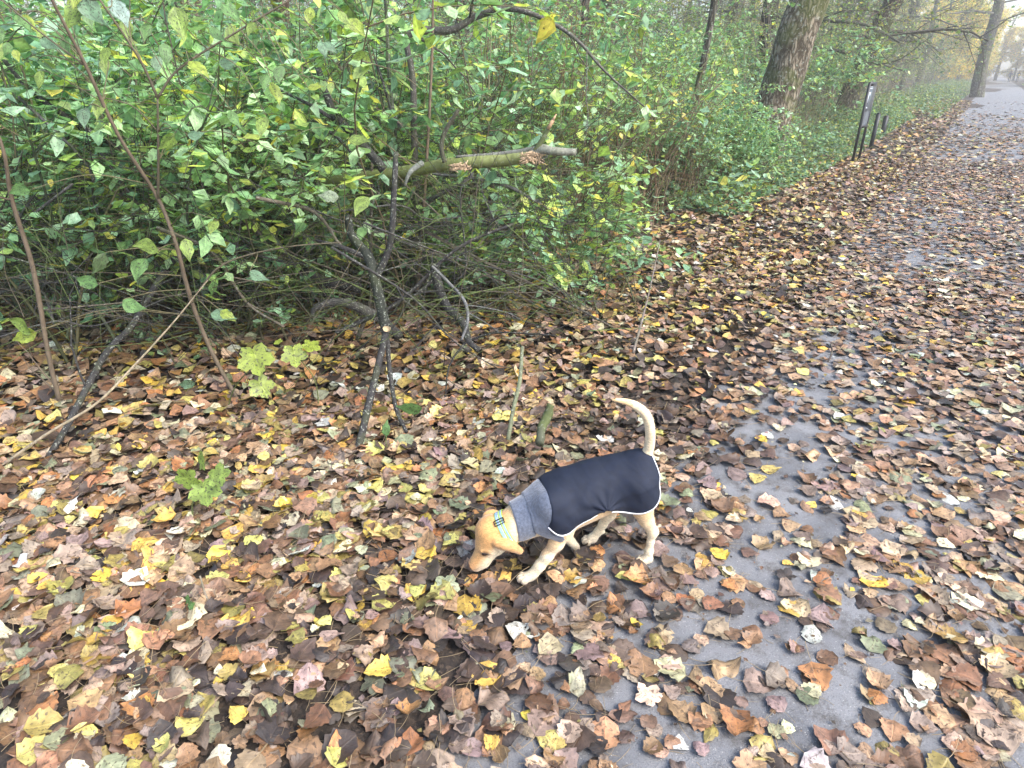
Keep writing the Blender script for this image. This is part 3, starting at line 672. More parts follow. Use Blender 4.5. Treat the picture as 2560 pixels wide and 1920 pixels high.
def asphalt_mat():
    m, nt, ns, L, P = newmat('worn_asphalt'); tc = N(nt, 'ShaderNodeTexCoord')
    n1 = N(nt, 'ShaderNodeTexNoise', i_Scale=260., i_Detail=4., i_Roughness=.8); L.new(tc.outputs['Object'], n1.inputs[0])
    n2 = N(nt, 'ShaderNodeTexNoise', i_Scale=3.5, i_Detail=5.); L.new(tc.outputs['Object'], n2.inputs[0])
    v = N(nt, 'ShaderNodeTexVoronoi', i_Scale=190.); L.new(tc.outputs['Object'], v.inputs[0])
    hs = N(nt, 'ShaderNodeSeparateColor'); L.new(v.outputs['Color'], hs.inputs[0])
    c = mixc(nt, ramp(nt, n2.outputs[0], .35, .68), (.15, .152, .16), (.235, .235, .24))
    c = mixc(nt, mathn(nt, 'MULTIPLY', ramp(nt, hs.outputs[0], .86, .97), ramp(nt, mathn(nt, 'SUBTRACT', .6, v.outputs[0]), .2, .35)), c, (.40, .39, .37))
    c = mixc(nt, mathn(nt, 'MULTIPLY', ramp(nt, n1.outputs[0], .52, .66), .55), c, (.03, .03, .03))
    n4 = N(nt, 'ShaderNodeTexNoise', i_Scale=11., i_Detail=9., i_Roughness=.78); L.new(tc.outputs['Object'], n4.inputs[0]); c = mixc(nt, mathn(nt, 'MULTIPLY', ramp(nt, n4.outputs[0], .46, .66), .75), c, (.06, .05, .04))
    L.new(c, P.inputs['Base Color']); P.inputs['Roughness'].default_value = .7
    b = N(nt, 'ShaderNodeBump', i_Strength=.9, i_Distance=.005); L.new(mathn(nt, 'ADD', mathn(nt, 'MULTIPLY', n1.outputs[0], .6), mathn(nt, 'MULTIPLY', v.outputs[0], .3)), b.inputs['Height']); L.new(b.outputs[0], P.inputs['Normal']); return m
M['soil'] = soil_mat(); M['asphalt'] = asphalt_mat()
xs = np.concatenate([-np.geomspace(260, 9, 24), np.linspace(-8.5, 12, 150), np.geomspace(12.6, 260, 26)]); ys = np.concatenate([-np.geomspace(260, 3, 14), np.linspace(-2, 22, 170), np.geomspace(22.5, 260, 26)])
gx, gy = np.meshgrid(xs, ys, indexing='ij'); gz = ground_z(gx, gy) - .004
nx, ny = gx.shape; ii = (np.arange(nx - 1)[:, None] * ny + np.arange(ny - 1)[None])
tag(mesh('ground', np.stack([gx, gy, gz], -1).reshape(-1, 3), np.stack([ii, ii + ny, ii + ny + 1, ii + 1], -1).reshape(-1, 4), M['soil']), 'brown forest floor under the fallen leaves', 'ground', kind='structure')
# asphalt path: left edge wavers
A_ = np.concatenate([np.linspace(-3, 30, 200), np.geomspace(30.5, 240, 80)]); PL, PR = .85, -2.6
def pedge(a, s): return .12 * (vnoise(np.stack([a * 1.3, 0 * a + s, 0 * a], -1)) - .5) + .05 * (vnoise(np.stack([a * 6, 0 * a + s, 0 * a], -1)) - .5)
Pv = [];
for a, el, er in zip(A_, PL + pedge(A_, 3), PR + pedge(A_, 9)):
    for t in np.linspace(0, 1, 5): Pv.append(ab(a, el + (er - el) * t, .004 + .012 * sin(pi * t)))
n5 = len(A_); ii = np.arange(n5 - 1)[:, None] * 5 + np.arange(4)[None]
tag(mesh('path', Pv, np.stack([ii, ii + 1, ii + 6, ii + 5], -1).reshape(-1, 4)[:, ::-1], M['asphalt']), 'grey asphalt footpath strewn with leaves', 'path', kind='structure')

# ------------------------------------------------------------------ leaf litter
def cover(a, b):
    """share of full litter cover at path coordinates"""
    n = vnoise(np.stack([a * 1.1, b * 2.0, 0 * a + 5], -1)); n2 = vnoise(np.stack([a * .35, b * .8, 0 * a + 8], -1))
    track = np.exp(-((b - .28 + .0 * a) / .36) ** 2)
    near = np.clip(1.15 - a / 26., .45, 1)
    c = 1 - track * near * np.clip(1.25 - .9 * n, 0, 1.0) * np.where(a < 2.6, 1., np.clip(1.5 * (n2 - .38), 0, .8))
    on = (b < PL)
    c = np.where(on, c * (.62 + .5 * n) * np.where(a < 3.2, .56, 1.12), 1.)
    c = np.where((a > 15) & on, c * np.clip(1.5 - (a - 15) / 14 + .8 * (n2 - .5), .04, 1), c)
    wet = np.exp(-((b - .95) / .3) ** 2) * (a < 5); c = np.where(b > PL - .1, 1 - wet * np.clip(1.4 * (n - .35), 0, .5), c)
    c = np.where((b > 1.7) & (b < 30), 1., c)
    return np.clip(c, .03, 1)
def litter(name, tm, tw, y0, y1, dens, smin_, smax_, spread, bmin, bmax, tilt, zpile, lift=0., lab=None):
    area = []
    A0, A1 = y0, y1
    n = int(dens * spread * (y1 - y0) * 1.0)
    # uniform over the ring sector of radius y0..y1
    ang = radians(56); th = (rs.rand(n) * 2 - 1) * ang; rr = np.sqrt(rs.rand(n) * (y1 ** 2 - y0 ** 2) + y0 ** 2)
    return th, rr
def litter_ring(r0, r1, dens, half=radians(50), tmn=None, tw=None, s0=.055, s1=.1, bmin=-5, bmax=8, tilt=.3, pile=.03):
    area = half * (r1 ** 2 - r0 ** 2); n = int(area * dens)
    th = (rs.rand(n) * 2 - 1) * half; rr = np.sqrt(rs.rand(n) * (r1 ** 2 - r0 ** 2) + r0 ** 2)
    x, y = rr * np.sin(th), rr * np.cos(th); a = x * PD[0] + y * PD[1]; b = x * PN[0] + y * PN[1]
    cv = cover(a, b); k = (rs.rand(n) < cv) & (b > bmin) & (b < bmax); x, y, a, b, cv = x[k], y[k], a[k], b[k], cv[k]; n = len(x)
    h = pile * rs.rand(n) ** .8 * np.clip((cv - .25) * 1.6, .12, 1) * np.where(b < PL, .5, 1) + .008 + np.where(b < PL, .012, 0)
    if len(PAWS):
        dm = np.min(np.linalg.norm(np.stack([x, y], 1)[:, None] - PAWS[None], axis=2), axis=1); k = ~((dm < .07) & (h > .0075 + np.where(b < PL, .012, 0))); x, y, a, b, cv, h = x[k], y[k], a[k], b[k], cv[k], h[k]; n = len(x)
    z = ground_z(x, y) + h
    flat = np.where(b < PL, .30, 1.)
    tl = np.abs(rs.randn(n)) * tilt * flat; tl = np.minimum(tl, .95)
    R_ = rot(rs.rand(n) * 2 * pi, rs.rand(n) * 2 * pi, tl)
    flip = rs.rand(n) < .4; R_[flip] = R_[flip] @ np.diag([1., -1, -1])
    scl = (s0 + (s1 - s0) * rs.rand(n) ** 1.4) * np.where(rs.rand(n) < .10, .45, 1.); z += scl * np.sin(tl) * .22
    ti = rs.choice(len(tmn), n, p=np.array(tw) / sum(tw))
    return (tmn, ti, np.stack([x, y, z], 1), R_, scl, litter_color(b, n, a)), b
HI = [leaf_tmpl('poplar', 9, 3, s, 1.0, .05, s % 4 != 0) for s in range(10)] + [leaf_tmpl('round', 8, 2, 20 + s, .9, .05, True) for s in range(4)] + [leaf_tmpl('long', 9, 2, 30 + s, 1.1, .1, True) for s in range(3)] + [leaf_tmpl('poplar', 9, 3, 60 + s, 2.0, .3, True) for s in range(4)] + [maple_tmpl(s) for s in range(3)]
HW = [4] * 10 + [3] * 4 + [2] * 3 + [1.5] * 4 + [.6] * 3
ME = [leaf_tmpl('poplar', 4, 1, 100 + s, 1.1, .1) for s in range(6)] + [leaf_tmpl('dog', 4, 1, 110 + s, 1., .1) for s in range(3)]
LO = [leaf_tmpl('poplar', 2, 1, 120 + s, 1.1, .1) for s in range(4)]
for t in LO: t[0][:, 2] *= 1.2
fallen = []
if ONLY in ('', 'near', 'lit'):
    args, b = litter_ring(.75, 3.1, 1180, tmn=HI, tw=HW, s0=.045, s1=.098, tilt=.25, pile=.034)
    # the 300 largest-looking top leaves of the nearest strip are objects of their own
    tmn, ti, pos, R_, scl, colr = args
    vd = pos - EYE; depth = vd @ CF; px = 1280 + FPX * (vd @ CR) / depth; py = 960 - FPX * (vd @ CU) / depth
    score = scl / depth * ((px > 0) & (px < 2560) & (py < 1920)) * np.where(pos[:, 2] - ground_z(pos[:, 0], pos[:, 1]) > np.where(b < PL, .018, .026), 1, .0)
    top = np.argsort(-score)[:300]; keep = np.ones(len(ti), bool); keep[top] = False
    tmesh = []
    for k, (V, F, UV) in enumerate(tmn):
        o = mesh('fallen_leaf', V, F, M['litter_one'], None, True, {'tint': ('FLOAT_COLOR', np.ones((len(V), 4))), 'luv': ('FLOAT_VECTOR', np.c_[UV, np.full(len(V), .37 * k % 1)])}); tmesh.append(o.data); bpy.data.objects.remove(o)
    names = [('rust brown', LIT[0]), ('dark brown', LIT[12]), ('pale tan', LIT[5]), ('greyish', LIT[3]), ('bright yellow', LIT[16]), ('olive yellow', LIT[9]), ('whitish', LIT[14]), ('orange brown', LIT[11])]
    for q in top:
        o = bpy.data.objects.new('fallen_leaf', tmesh[ti[q]]); COL.objects.link(o)
        Mx = Matrix.Identity(4)
        for i in range(3):
            for j in range(3): Mx[i][j] = R_[q][i, j] * scl[q]
            Mx[i][3] = pos[q][i]
        o.matrix_world = Mx; c = colr[q] / LIT_GAIN; o.color = (*(colr[q] * 1.05), 1)
        nm = min(names, key=lambda t: np.linalg.norm(np.log(t[1] + .02) - np.log(c + .02)))[0]
        wh = 'on the asphalt path in front of the dog' if b[q] < .6 else ('on the dark trodden strip beside the path' if b[q] < 1.25 else 'on the litter beside the thicket')
        tag(o, f'{nm} dry poplar leaf lying loose {wh}', 'leaf', f'{nm} loose leaves {wh}')
    sel = keep
    tag(batch_obj('leaf_litter', M['litter'], None, tmn, ti[sel], pos[sel], R_[sel], scl[sel], colr[sel]), 'carpet of fallen brown and yellow leaves near the dog', 'leaf litter', kind='stuff')
    args, b = litter_ring(3.1, 6.5, 800, tmn=ME, tw=[3] * 6 + [1.5] * 3, s0=.05, s1=.098, tilt=.34, pile=.035)
    tag(batch_obj('leaf_litter', M['litter'], None, *args), 'fallen leaves under the shrubs and over the path', 'leaf litter', kind='stuff')
    args, b = litter_ring(6.5, 16, 380, half=radians(52), tmn=LO, tw=[1] * 4, s0=.06, s1=.11, bmin=-4.5, bmax=5.5, tilt=.36, pile=.035)
    tag(batch_obj('leaf_litter', M['litter'], None, *args), 'fallen leaves along the middle of the path', 'leaf litter', kind='stuff')
    args, b = litter_ring(16, 50, 60, half=radians(46), tmn=LO, tw=[1] * 4, s0=.10, s1=.18, bmin=-5, bmax=3, tilt=.3, pile=.04)
    tag(batch_obj('leaf_litter', M['litter'], None, *args), 'fallen leaves on the far stretch of the path', 'leaf litter', kind='stuff')

# ------------------------------------------------------------------ shrubs
GREENS = np.array([srgb(122, 158, 114), srgb(150, 180, 146), srgb(108, 144, 112), srgb(148, 172, 100), srgb(172, 188, 98), srgb(198, 186, 92)])
def green_cols(n, w=(5, 6, 4, 2.5, 1.4, .4), gain=.55):
    w = np.array(w, float); c = GREENS[rs.choice(len(GREENS), n, p=w / w.sum())] * gain
    return (c * (1 + .22 * rs.randn(n, 1)).clip(.5, 1.6)).clip(.01, .8)
DW = [leaf_tmpl('dog', 3, 1, 200 + s, .6, .5) for s in range(6)] + [leaf_tmpl('poplar', 3, 1, 210 + s, .6, .3) for s in range(2)]
def grow(mb, base, d, L, r0, r1, n, sag, wob, sides, col, rnd):
    P = [np.array(base, float)]; d = np.array(d, float); d /= np.linalg.norm(d)
    for k in range(n):
        d = d + np.array([0, 0, -sag / n]) + wob * rnd.randn(3) / math.sqrt(n); d /= np.linalg.norm(d); P.append(P[-1] + d * L / n)
    P = np.array(P); v, f, _ = tube_arr(P, np.linspace(r0, r1, n + 1), sides, cap=False); mb.add(v, f, c=(*col, 1)); return P
def make_shrub(seed, h, nst, nbr, spread=.5, leafL=.055, leaf_from=.35, dens=1., stem_col=(.10, .095, .055), lw=(5, 6, 4, 2.5, 1.4, .4), nm='shrub', sag=.5, thin=1., gain=.55):
    rnd = np.random.RandomState(seed); root = empty(nm); mb = MB(); LP, LD = [], []
    for i in range(nst):
        az = rnd.rand() * 2 * pi; ln = spread * (.3 + rnd.rand()); d = (ln * cos(az), ln * sin(az), 1.)
        b = (.22 * rnd.randn() * spread * 2, .22 * rnd.randn() * spread * 2, -.03); c = np.array(stem_col) * (.6 + .8 * rnd.rand()) * (1 + .1 * rnd.randn(3))
        P = grow(mb, b, d, h * (.7 + .5 * rnd.rand()), .010 * thin, .0025, 9, sag * (.4 + rnd.rand()), .28, 5, c.clip(.01), rnd)
        for j in range(nbr):
            t = .25 + .75 * rnd.rand(); q = t * 9; k = min(int(q), 8); p = P[k] + (P[k + 1] - P[k]) * (q - k); dd = P[k + 1] - P[k]; dd /= np.linalg.norm(dd)
            s = rnd.randn(3); s -= dd * (s @ dd); s /= np.linalg.norm(s); L_ = h * (.12 + .22 * rnd.rand())
            B = grow(mb, p, dd * .7 + s * .9, L_, .004 * thin, .0012, 5, .3 + .5 * rnd.rand(), .3, 3, (c * 1.1).clip(.01), rnd)
            if p[2] > h * leaf_from * (.7 + .5 * rnd.rand()) or rnd.rand() < .12:
                m_ = int(L_ / .05 * dens)
                for u in range(m_):
                    w = (.15 + .85 * (u + rnd.rand() * .5) / m_) * 5; k2 = min(int(w), 4); pp = B[k2] + (B[k2 + 1] - B[k2]) * (w - k2)
                    for sg in (-1, 1):
                        if rnd.rand() < .85: LP.append(pp); LD.append((B[k2 + 1] - B[k2], sg))
    st = mb.build('stem', M['stem'], root)
    if LP:
        LP = np.array(LP); n = len(LP); az = rnd.rand(n) * 2 * pi; tl = .35 + .45 * rnd.randn(n)
        yaw = az; R_ = rot(yaw, az + rnd.randn(n) * .5, -tl.clip(-.3, 1.4))     # petiole end up, tip drooping
        scl = leafL * (.6 + .75 * rnd.rand(n)); fw = R_ @ np.array([0, 1., 0]); pos = LP + fw * (scl * .6)[:, None]
        ti = rnd.choice(len(DW), n, p=np.array([3] * 6 + [1] * 2) / 20.)
        batch_obj('foliage', M['green'], root, DW, ti, pos, R_, scl, green_cols(n, lw, gain))
    return root
if ONLY in ('', 'veg'):
    protos = [make_shrub(300 + k, 2.0, 10, 12, .42, .086, .36, .95, gain=1.3) for k in range(5)]
    stemmy = [make_shrub(320 + k, 1.9, 26, 5, .30, .060, .48, .95, (.17, .135, .085), sag=.35, thin=.7, gain=1.1) for k in range(3)]
    airy = [make_shrub(360 + k, 2.1, 6, 8, .35, .092, .42, .8, (.12, .115, .06), (3, 6, 3, 4, 3, 1), sag=.4, thin=.8, gain=1.1) for k in range(3)]
    yell = [make_shrub(330 + k, 1.7, 8, 9, .45, .055, .3, .8, lw=(1, 2, 1, 4, 5, 5), gain=1.1) for k in range(1)]
    low = [make_shrub(340 + k, .62, 9, 5, .6, .05, .05, 1., thin=.5, gain=.75) for k in range(3)]
    twiggy = [make_shrub(350 + k, 3.2, 16, 14, .40, .05, .3, .6, (.20, .18, .14), (2, 2, 2, 4, 4, 3), sag=.3, thin=1.1, gain=.8, nm='thicket_bush') for k in range(3)]
    used = set()
    def put(pl, a, b, s, lab, grp, color=(1, 1, 1, 1), rr=None, tilt=(0, 0)):
        p = ab(a, b)
        if 4 < p[1] < 22.5 and b > 3.4 and 2050 < 1280 + FPX * p[0] / (p[1] * cos(PITCH) + .7) < 2270: return None
        z = float(ground_z(np.array(p[0]), np.array(p[1]))); pr = pl[rs.randint(len(pl))]
        if pr.name not in used:
            used.add(pr.name); pr.location = (p[0], p[1], z - .01); pr.rotation_euler = (0, 0, rs.rand() * 6.28); pr.scale = (s, s, s); tag(pr, lab, 'shrub', grp)
            for c in pr.children: c.color = color
            return pr
        return copy_thing(pr, (p[0], p[1], z - .01), rs.rand() * 6.28, s, lab, grp, color, tilt)
    pts = []
    def far_enough(a, b, d):
        for q in pts:
            if (q[0] - a) ** 2 + (q[1] - b) ** 2 < d * d: return False
        pts.append((a, b)); return True
    G1 = [(1, 1, 1, 1), (.95, 1.02, 1.0, 1), (1.12, 1.08, .85, 1), (.85, .92, .9, 1), (1.1, 1.05, .9, 1)]
    for _ in range(4000):
        a = rs.uniform(-3.5, 14); b = (3.1 if a < 6 else 2.75 if a < 9 else 3.9) + rs.rand() ** 1.2 * 6.5
        x, y, _z = ab(a, b)
        if y < 3.7 or abs(x) > .85 * y + 1.2: continue
        near = b < 3.9
        if y < 5.0 and -1.8 < x < 1.1: continue
        if y < 4.6 and rs.rand() < .45: continue                # the open tangle in front
        if not far_enough(a, b, .62 if near else .74): continue
        if a > 4.2 and rs.rand() < .9: put(stemmy, a, b, (rs.uniform(.75, 1.05) if near else rs.uniform(.95, 1.25)) * (.72 if a > 7.5 and b < 4.6 else 1), 'thin stemmed olive shrub at the edge of the thicket by the path' if near else 'thin stemmed shrub standing inside the thicket', 'thin stemmed shrubs of the path edge' if near else 'thin stemmed shrubs inside the thicket', G1[rs.randint(5)])
        elif rs.rand() < .08: put(yell, a, b, rs.uniform(.9, 1.2), 'yellow leaved shrub among the green ones of the thicket', 'yellowing shrubs in the thicket')
        else: put(protos, a, b, (rs.uniform(.8, 1.05) if near else rs.uniform(1., 1.35)) * (.7 if a > 7.5 and b < 4.6 else 1), 'broad leaved green shrub in the front row of the thicket' if near else 'broad leaved green shrub deep in the thicket behind the front row', 'green shrubs of the front row' if near else 'green shrubs deep in the thicket', G1[rs.randint(5)])
    for (px_, Y_) in ((1180, 6.6), (1290, 7.0), (1330, 6.2), (900, 7.2), (1560, 7.6)):
        q_ = at(px_, 500, Y_); put(yell, q_[0] * PD[0] + q_[1] * PD[1], q_[0] * PN[0] + q_[1] * PN[1], 1.0, 'yellow leaved shrub among the green ones of the thicket', 'yellowing shrubs in the thicket')
    for _ in range(11):
        x_, y_ = rs.uniform(-1.9, .0), rs.uniform(4.3, 5.2); put(airy, x_ * PD[0] + y_ * PD[1], x_ * PN[0] + y_ * PN[1], rs.uniform(.85, 1.15), 'airy large leaved shrub growing through the brushwood by the broken green branch', 'airy shrubs around the broken green branch', G1[rs.randint(5)])
    bushy = [make_shrub(370 + k, 1.25, 7, 9, .45, .088, .12, .8, (.10, .10, .05), (3, 6, 3, 4, 3, 1), sag=.4, thin=.6, gain=1.15) for k in range(3)]
    for _ in range(19):
        x_, y_ = rs.uniform(-3.4, .8), rs.uniform(3.75, 4.9)
        if x_ > -1.3: y_ = max(y_, 4.25)
        put(bushy, x_ * PD[0] + y_ * PD[1], x_ * PN[0] + y_ * PN[1], rs.uniform(.7, 1.1), 'waist high leafy shrub growing up through the brushwood tangle', 'waist high shrubs in the brushwood tangle', G1[rs.randint(5)])
    # deep rows
    for _ in range(900):
        a = rs.uniform(-6, 30); b = rs.uniform(9.6, 24) if a < 16 else rs.uniform(4, 20); x, y, _z = ab(a, b)
        if y < 6 or abs(x) > .85 * y + 1.5 or not far_enough(a, b, 1.4): continue
        put(protos if rs.rand() < .55 else twiggy, a, b, rs.uniform(1.15, 1.6), 'tall shrub far back in the wood behind the thicket', 'tall shrubs far back in the wood', G1[rs.randint(5)])
    # twiggy thicket along the path beyond the sign
    for _ in range(700):
        a = rs.uniform(17, 95); b = rs.uniform(4.4, 14); x, y, _z = ab(a, b)
        if abs(x) > .85 * y + 3 or not far_enough(a, b, 1.5 + a * .03): continue
        put(twiggy, a, b, rs.uniform(.9, 1.5), 'grey twiggy bush in the hazy thicket along the far path', 'grey twiggy bushes along the far path', (1., .98, .85, 1))
    for _ in range(60):
        a = rs.uniform(40, 130); b = rs.uniform(-10, -5.5)
        if far_enough(a, b, 3.): put(twiggy, a, b, rs.uniform(.7, 1.3), 'bush on the right side of the far path', 'bushes right of the far path', (1.1, 1.05, .7, 1))
    for _ in range(14):
        put(protos, rs.uniform(8., 10.6), rs.uniform(2.7, 3.3), rs.uniform(.52, .66), 'low broad leaved shrub hiding the foot of the big leaning poplar', 'low leafy shrubs hiding the foot of the big poplar', G1[rs.randint(5)])
    for _ in range(12):
        put(stemmy, rs.uniform(7.5, 10.8), rs.uniform(2.5, 3.4), rs.uniform(.38, .58), 'thin stemmed low shrub at the foot of the big leaning poplar', 'low shrubs around the big leaning poplar', G1[rs.randint(5)])
    # low plants at the edge
    for k in range(60):
        a = rs.uniform(2., 17); b = rs.uniform(2.6, 3.6) + (.0 if a > 5 else .2); put(low, a, b, rs.uniform(.4, 1.0), 'knee high leafy seedling at the foot of the thicket', 'low seedlings at the foot of the thicket', G1[rs.randint(5)])
    # verge herbs
    def herbs(a0, a1, b0, b1, n, hmax, s, lab, cols):
        a = a0 + (a1 - a0) * rs.rand(n) ** 1.3; b = b0 + (b1 - b0) * rs.rand(n); x = a * PD[0] + b * PN[0]; y = a * PD[1] + b * PN[1]
        hh = hmax * np.clip((b - b0) / .9 + .15, 0, 1) * (.35 + 1.0 * vnoise(np.stack([a * .9, b * .9, 0 * a + 2], -1))); z = ground_z(x, y) + hh * rs.rand(n) ** .6
        R_ = rot(rs.rand(n) * 6.28, rs.rand(n) * 6.28, np.abs(.7 * rs.randn(n)).clip(0, 1.4)); scl = s * (.6 + .8 * rs.rand(n))
        tag(batch_obj('undergrowth', M['herb'], None, DW, rs.randint(0, len(DW), n), np.stack([x, y, z], 1), R_, scl, cols), lab, 'undergrowth', kind='stuff')
    herbs(7.5, 30, 2.1, 6.0, 36000, .6, .075, 'nettles and low green plants on the verge around the sign', green_cols(36000, (5, 4, 4, 4, 2, .8), .72))
    herbs(30, 120, 1.4, 5.5, 15000, .7, .11, 'green verge along the far path', green_cols(15000, (4, 4, 2, 5, 4, 1), .6))
    herbs(30, 130, -3.2, -8, 5000, .5, .2, 'grassy verge on the other side of the far path', green_cols(5000, (2, 3, 1, 5, 5, 4), .6))
    # ------------------------------------------------------------------ trees
    def make_trunk_tree(name, base, P, R, col, lab, limbs, seed, grp=None, sides=28, mat='trunk', leaves=0, crown_col=(3, 3, 2, 4, 4, 3), lsz=.075):
        rnd = np.random.RandomState(seed); root = tag(empty(name, base), lab, 'tree', grp); P = spline(np.array(P) - base, 10); R = np.interp(np.linspace(0, 1, len(P)), np.linspace(0, 1, len(R)), R)
        mb = MB(); v, f, t = tube_arr(P, R, sides, rough=.10, seed=seed); mb.add(v, f, t, (*col, 1)); mb.build('trunk', M[mat], root)
        LP = []
        for (tt, d, L_, r) in limbs:
            k = int(tt * (len(P) - 1)); mb = MB(); c = np.array(col) * .75
            B = grow(mb, P[k], d, L_, r, r * .3, 12, .25, .35, 8, c, rnd)
            for j in range(9):
                q = 2 + rnd.randint(10); s = rnd.randn(3) * .8 + (B[q] - B[q - 1]) / np.linalg.norm(B[q] - B[q - 1]); T_ = grow(mb, B[q], s, L_ * .4 * (.4 + rnd.rand()), r * .3, r * .08, 7, .35, .3, 4, c, rnd)
                for i in range(8):
                    q2 = 1 + rnd.randint(6); U = grow(mb, T_[q2], rnd.randn(3) + [0, 0, -.2], L_ * .16 * (.4 + rnd.rand()), r * .1, r * .03, 4, .4, .3, 3, c, rnd)
                    LP += list(U[1:] + rnd.randn(4, 3) * .05)
            mb.build('limb', M['branch'], root)
        if leaves and LP:
            LP = np.array(LP); LP = LP[rnd.choice(len(LP), leaves)] + rnd.randn(leaves, 3) * .12; n = leaves
            R_ = rot(rnd.rand(n) * 6.28, rnd.rand(n) * 6.28, .7 * rnd.randn(n)); batch_obj('crown', M['green'], root, DW, rnd.randint(0, 8, n), LP, R_, lsz * (.6 + .8 * rnd.rand(n)), green_cols(n, crown_col, .6))
        return root
    def tp(pts, Y): return [at(x, y, Y if np.isscalar(Y) else Y[i]) for i, (x, y) in enumerate(pts)]
    # big leaning trunk
    b1 = gnd(1888, 432); Y1 = b1[1]; p = tp([(1893, 440), (1912, 380), (1930, 290), (1962, 190), (1990, 90), (2032, -20)], Y1); p += [p[-1] + np.array([.25, .1, 1.2]), p[-1] + np.array([.5, .3, 3.2])]
    make_trunk_tree('poplar_tree', b1, p, [.36, .33, .32, .31, .30, .29, .27, .22], (.25, .21, .155), 'big leaning poplar with pale furrowed bark rising from the shrubs beside the path', [(.88, (.2, .7, 1.3), 3.0, .09), (.94, (-.8, .3, 1.), 3.5, .08), (.99, (.3, -.3, 1), 3, .1)], 1, leaves=1800)
    b2 = gnd(2095, 318); Y2 = b2[1]; p = tp([(2095, 325), (2120, 255), (2150, 180), (2185, 100), (2225, 20)], Y2); p += [p[-1] + np.array([.3, 0, .9]), p[-1] + np.array([.9, 0, 3.5])]
    make_trunk_tree('willow_tree', b2, p, [.36, .31, .29, .27, .26, .24, .2], (.12, .10, .08), 'dark leaning tree behind the black sign with a drooping crooked limb', [(.55, (1., -.1, .25), 3.0, .07), (.62, (-.6, -.2, .5), 2.5, .05), (.72, (.8, -.5, .3), 3.2, .06), (.8, (-.9, .1, .4), 3.4, .06), (.9, (.6, 0, .5), 4, .08)], 2, leaves=2600)
    # the dark crooked limb
    b3 = gnd(2447, 243); Y3 = b3[1]; p = tp([(2440, 250), (2452, 180), (2468, 110), (2490, 40), (2505, -20)], Y3); p += [p[-1] + np.array([.4, 0, 2.5]), p[-1] + np.array([.9, 0, 6.])]
    make_trunk_tree('alder_tree', b3, p, [.46, .38, .35, .33, .31, .28, .2], (.17, .16, .135), 'tall grey tree where the far path bends out of sight', [(.35, (-1., -.3, .25), 4.5, .09), (.5, (-.9, -.2, .5), 4.5, .1), (.45, (.8, -.4, .3), 3.5, .06), (.6, (.9, -.3, .3), 4, .07), (.62, (-1, .1, .2), 5, .09), (.8, (.8, .2, .6), 5, .1)], 3, leaves=1200)
    # trunks inside the thicket
    def slim(px, w, Y, ytop, lean, col, lab, seed, mat='trunk'):
        bb = at(px, 400, Y); bb = np.array([bb[0], bb[1], 0.]); P_ = [bb, bb + [lean * .5, 0, 1.2], bb + [lean, .05, 2.6], bb + [lean * 1.6, .1, 5.5], bb + [lean * 2, .2, 9]]
        make_trunk_tree('slim_tree', bb, P_, [w * 1.15, w, w * .92, w * .75, w * .35], col, lab, [(.55, (.7, .2, .8), 2.5, w * .3), (.7, (-.6, -.3, .8), 2.5, w * .28), (.85, (.2, .5, .9), 2., w * .25)], seed, sides=16, mat=mat, leaves=900)
    slim(1135, .17, 10.5, 0, .25, (.17, .165, .135), 'pale grey straight tree trunk behind the broken green branch', 11)
    slim(780, .10, 8.5, 0, -.15, (.12, .085, .065), 'reddish brown tree trunk behind the green shrubs', 12)
    slim(575, .20, 11, 0, -.25, (.24, .22, .17), 'pale tree trunk deep in the thicket behind the sapling', 13)
    slim(860, .07, 9.5, 0, .1, (.06, .05, .045), 'thin black tree trunk between the brown and the grey one', 14)
    slim(1420, .06, 12, 0, .2, (.09, .085, .07), 'thin dark tree trunk deep in the thicket behind the arched branch', 15)
    slim(1700, .05, 9.8, 0, .25, (.16, .15, .12), 'thin grey stem left of the big leaning poplar', 16)
    # wood in the distance
    def proto_tree(seed, h, cw, nl=5200, ls=.075):
        rnd = np.random.RandomState(seed); b0 = np.zeros(3); P_ = [b0, b0 + [.1, .1, h * .3], b0 + [.3 * rnd.randn(), .2, h * .6], b0 + [.5 * rnd.randn(), .4, h]]
        lim = [(t, (rnd.randn(), rnd.randn(), .45), h * .36, .06) for t in np.linspace(.14, .95, 11)]
        return make_trunk_tree('wood_tree', b0, P_, [.22, .18, .13, .05], (.12, .11, .09), 'distant tree', lim, seed, leaves=nl, sides=10, crown_col=cw, lsz=ls)
    wt = [proto_tree(500, 9, (3, 3, 3, 4, 4, 2)), proto_tree(501, 11, (1, 2, 1, 3, 5, 6)), proto_tree(502, 8, (3, 3, 3, 4, 4, 3))]
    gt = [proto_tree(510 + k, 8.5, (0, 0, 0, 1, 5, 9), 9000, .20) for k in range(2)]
    wused = set(); wpts = []
    spots = []
    for _ in range(2500):
        a = rs.uniform(14, 190); b = rs.choice([-1, 1]) * rs.uniform(5.5, 34); x, y, _z = ab(a, b)
        if b < 0 and a < 100: continue
        if abs(x) > .9 * y + 6 or any((q[0] - a) ** 2 + (q[1] - b) ** 2 < (3.2 + a * .035) ** 2 for q in wpts): continue
        wpts.append((a, b)); spots.append((a, b, x, y))
    for k in range(12): a_, b_ = 168 + rs.rand() * 8, -18 + k * 3.; spots.append((a_, b_, *ab(a_, b_)[:2]))
    for k in range(7): a_, b_ = 108 + k * 8, rs.uniform(3.5, 6); spots.append((a_, b_, *ab(a_, b_)[:2]))
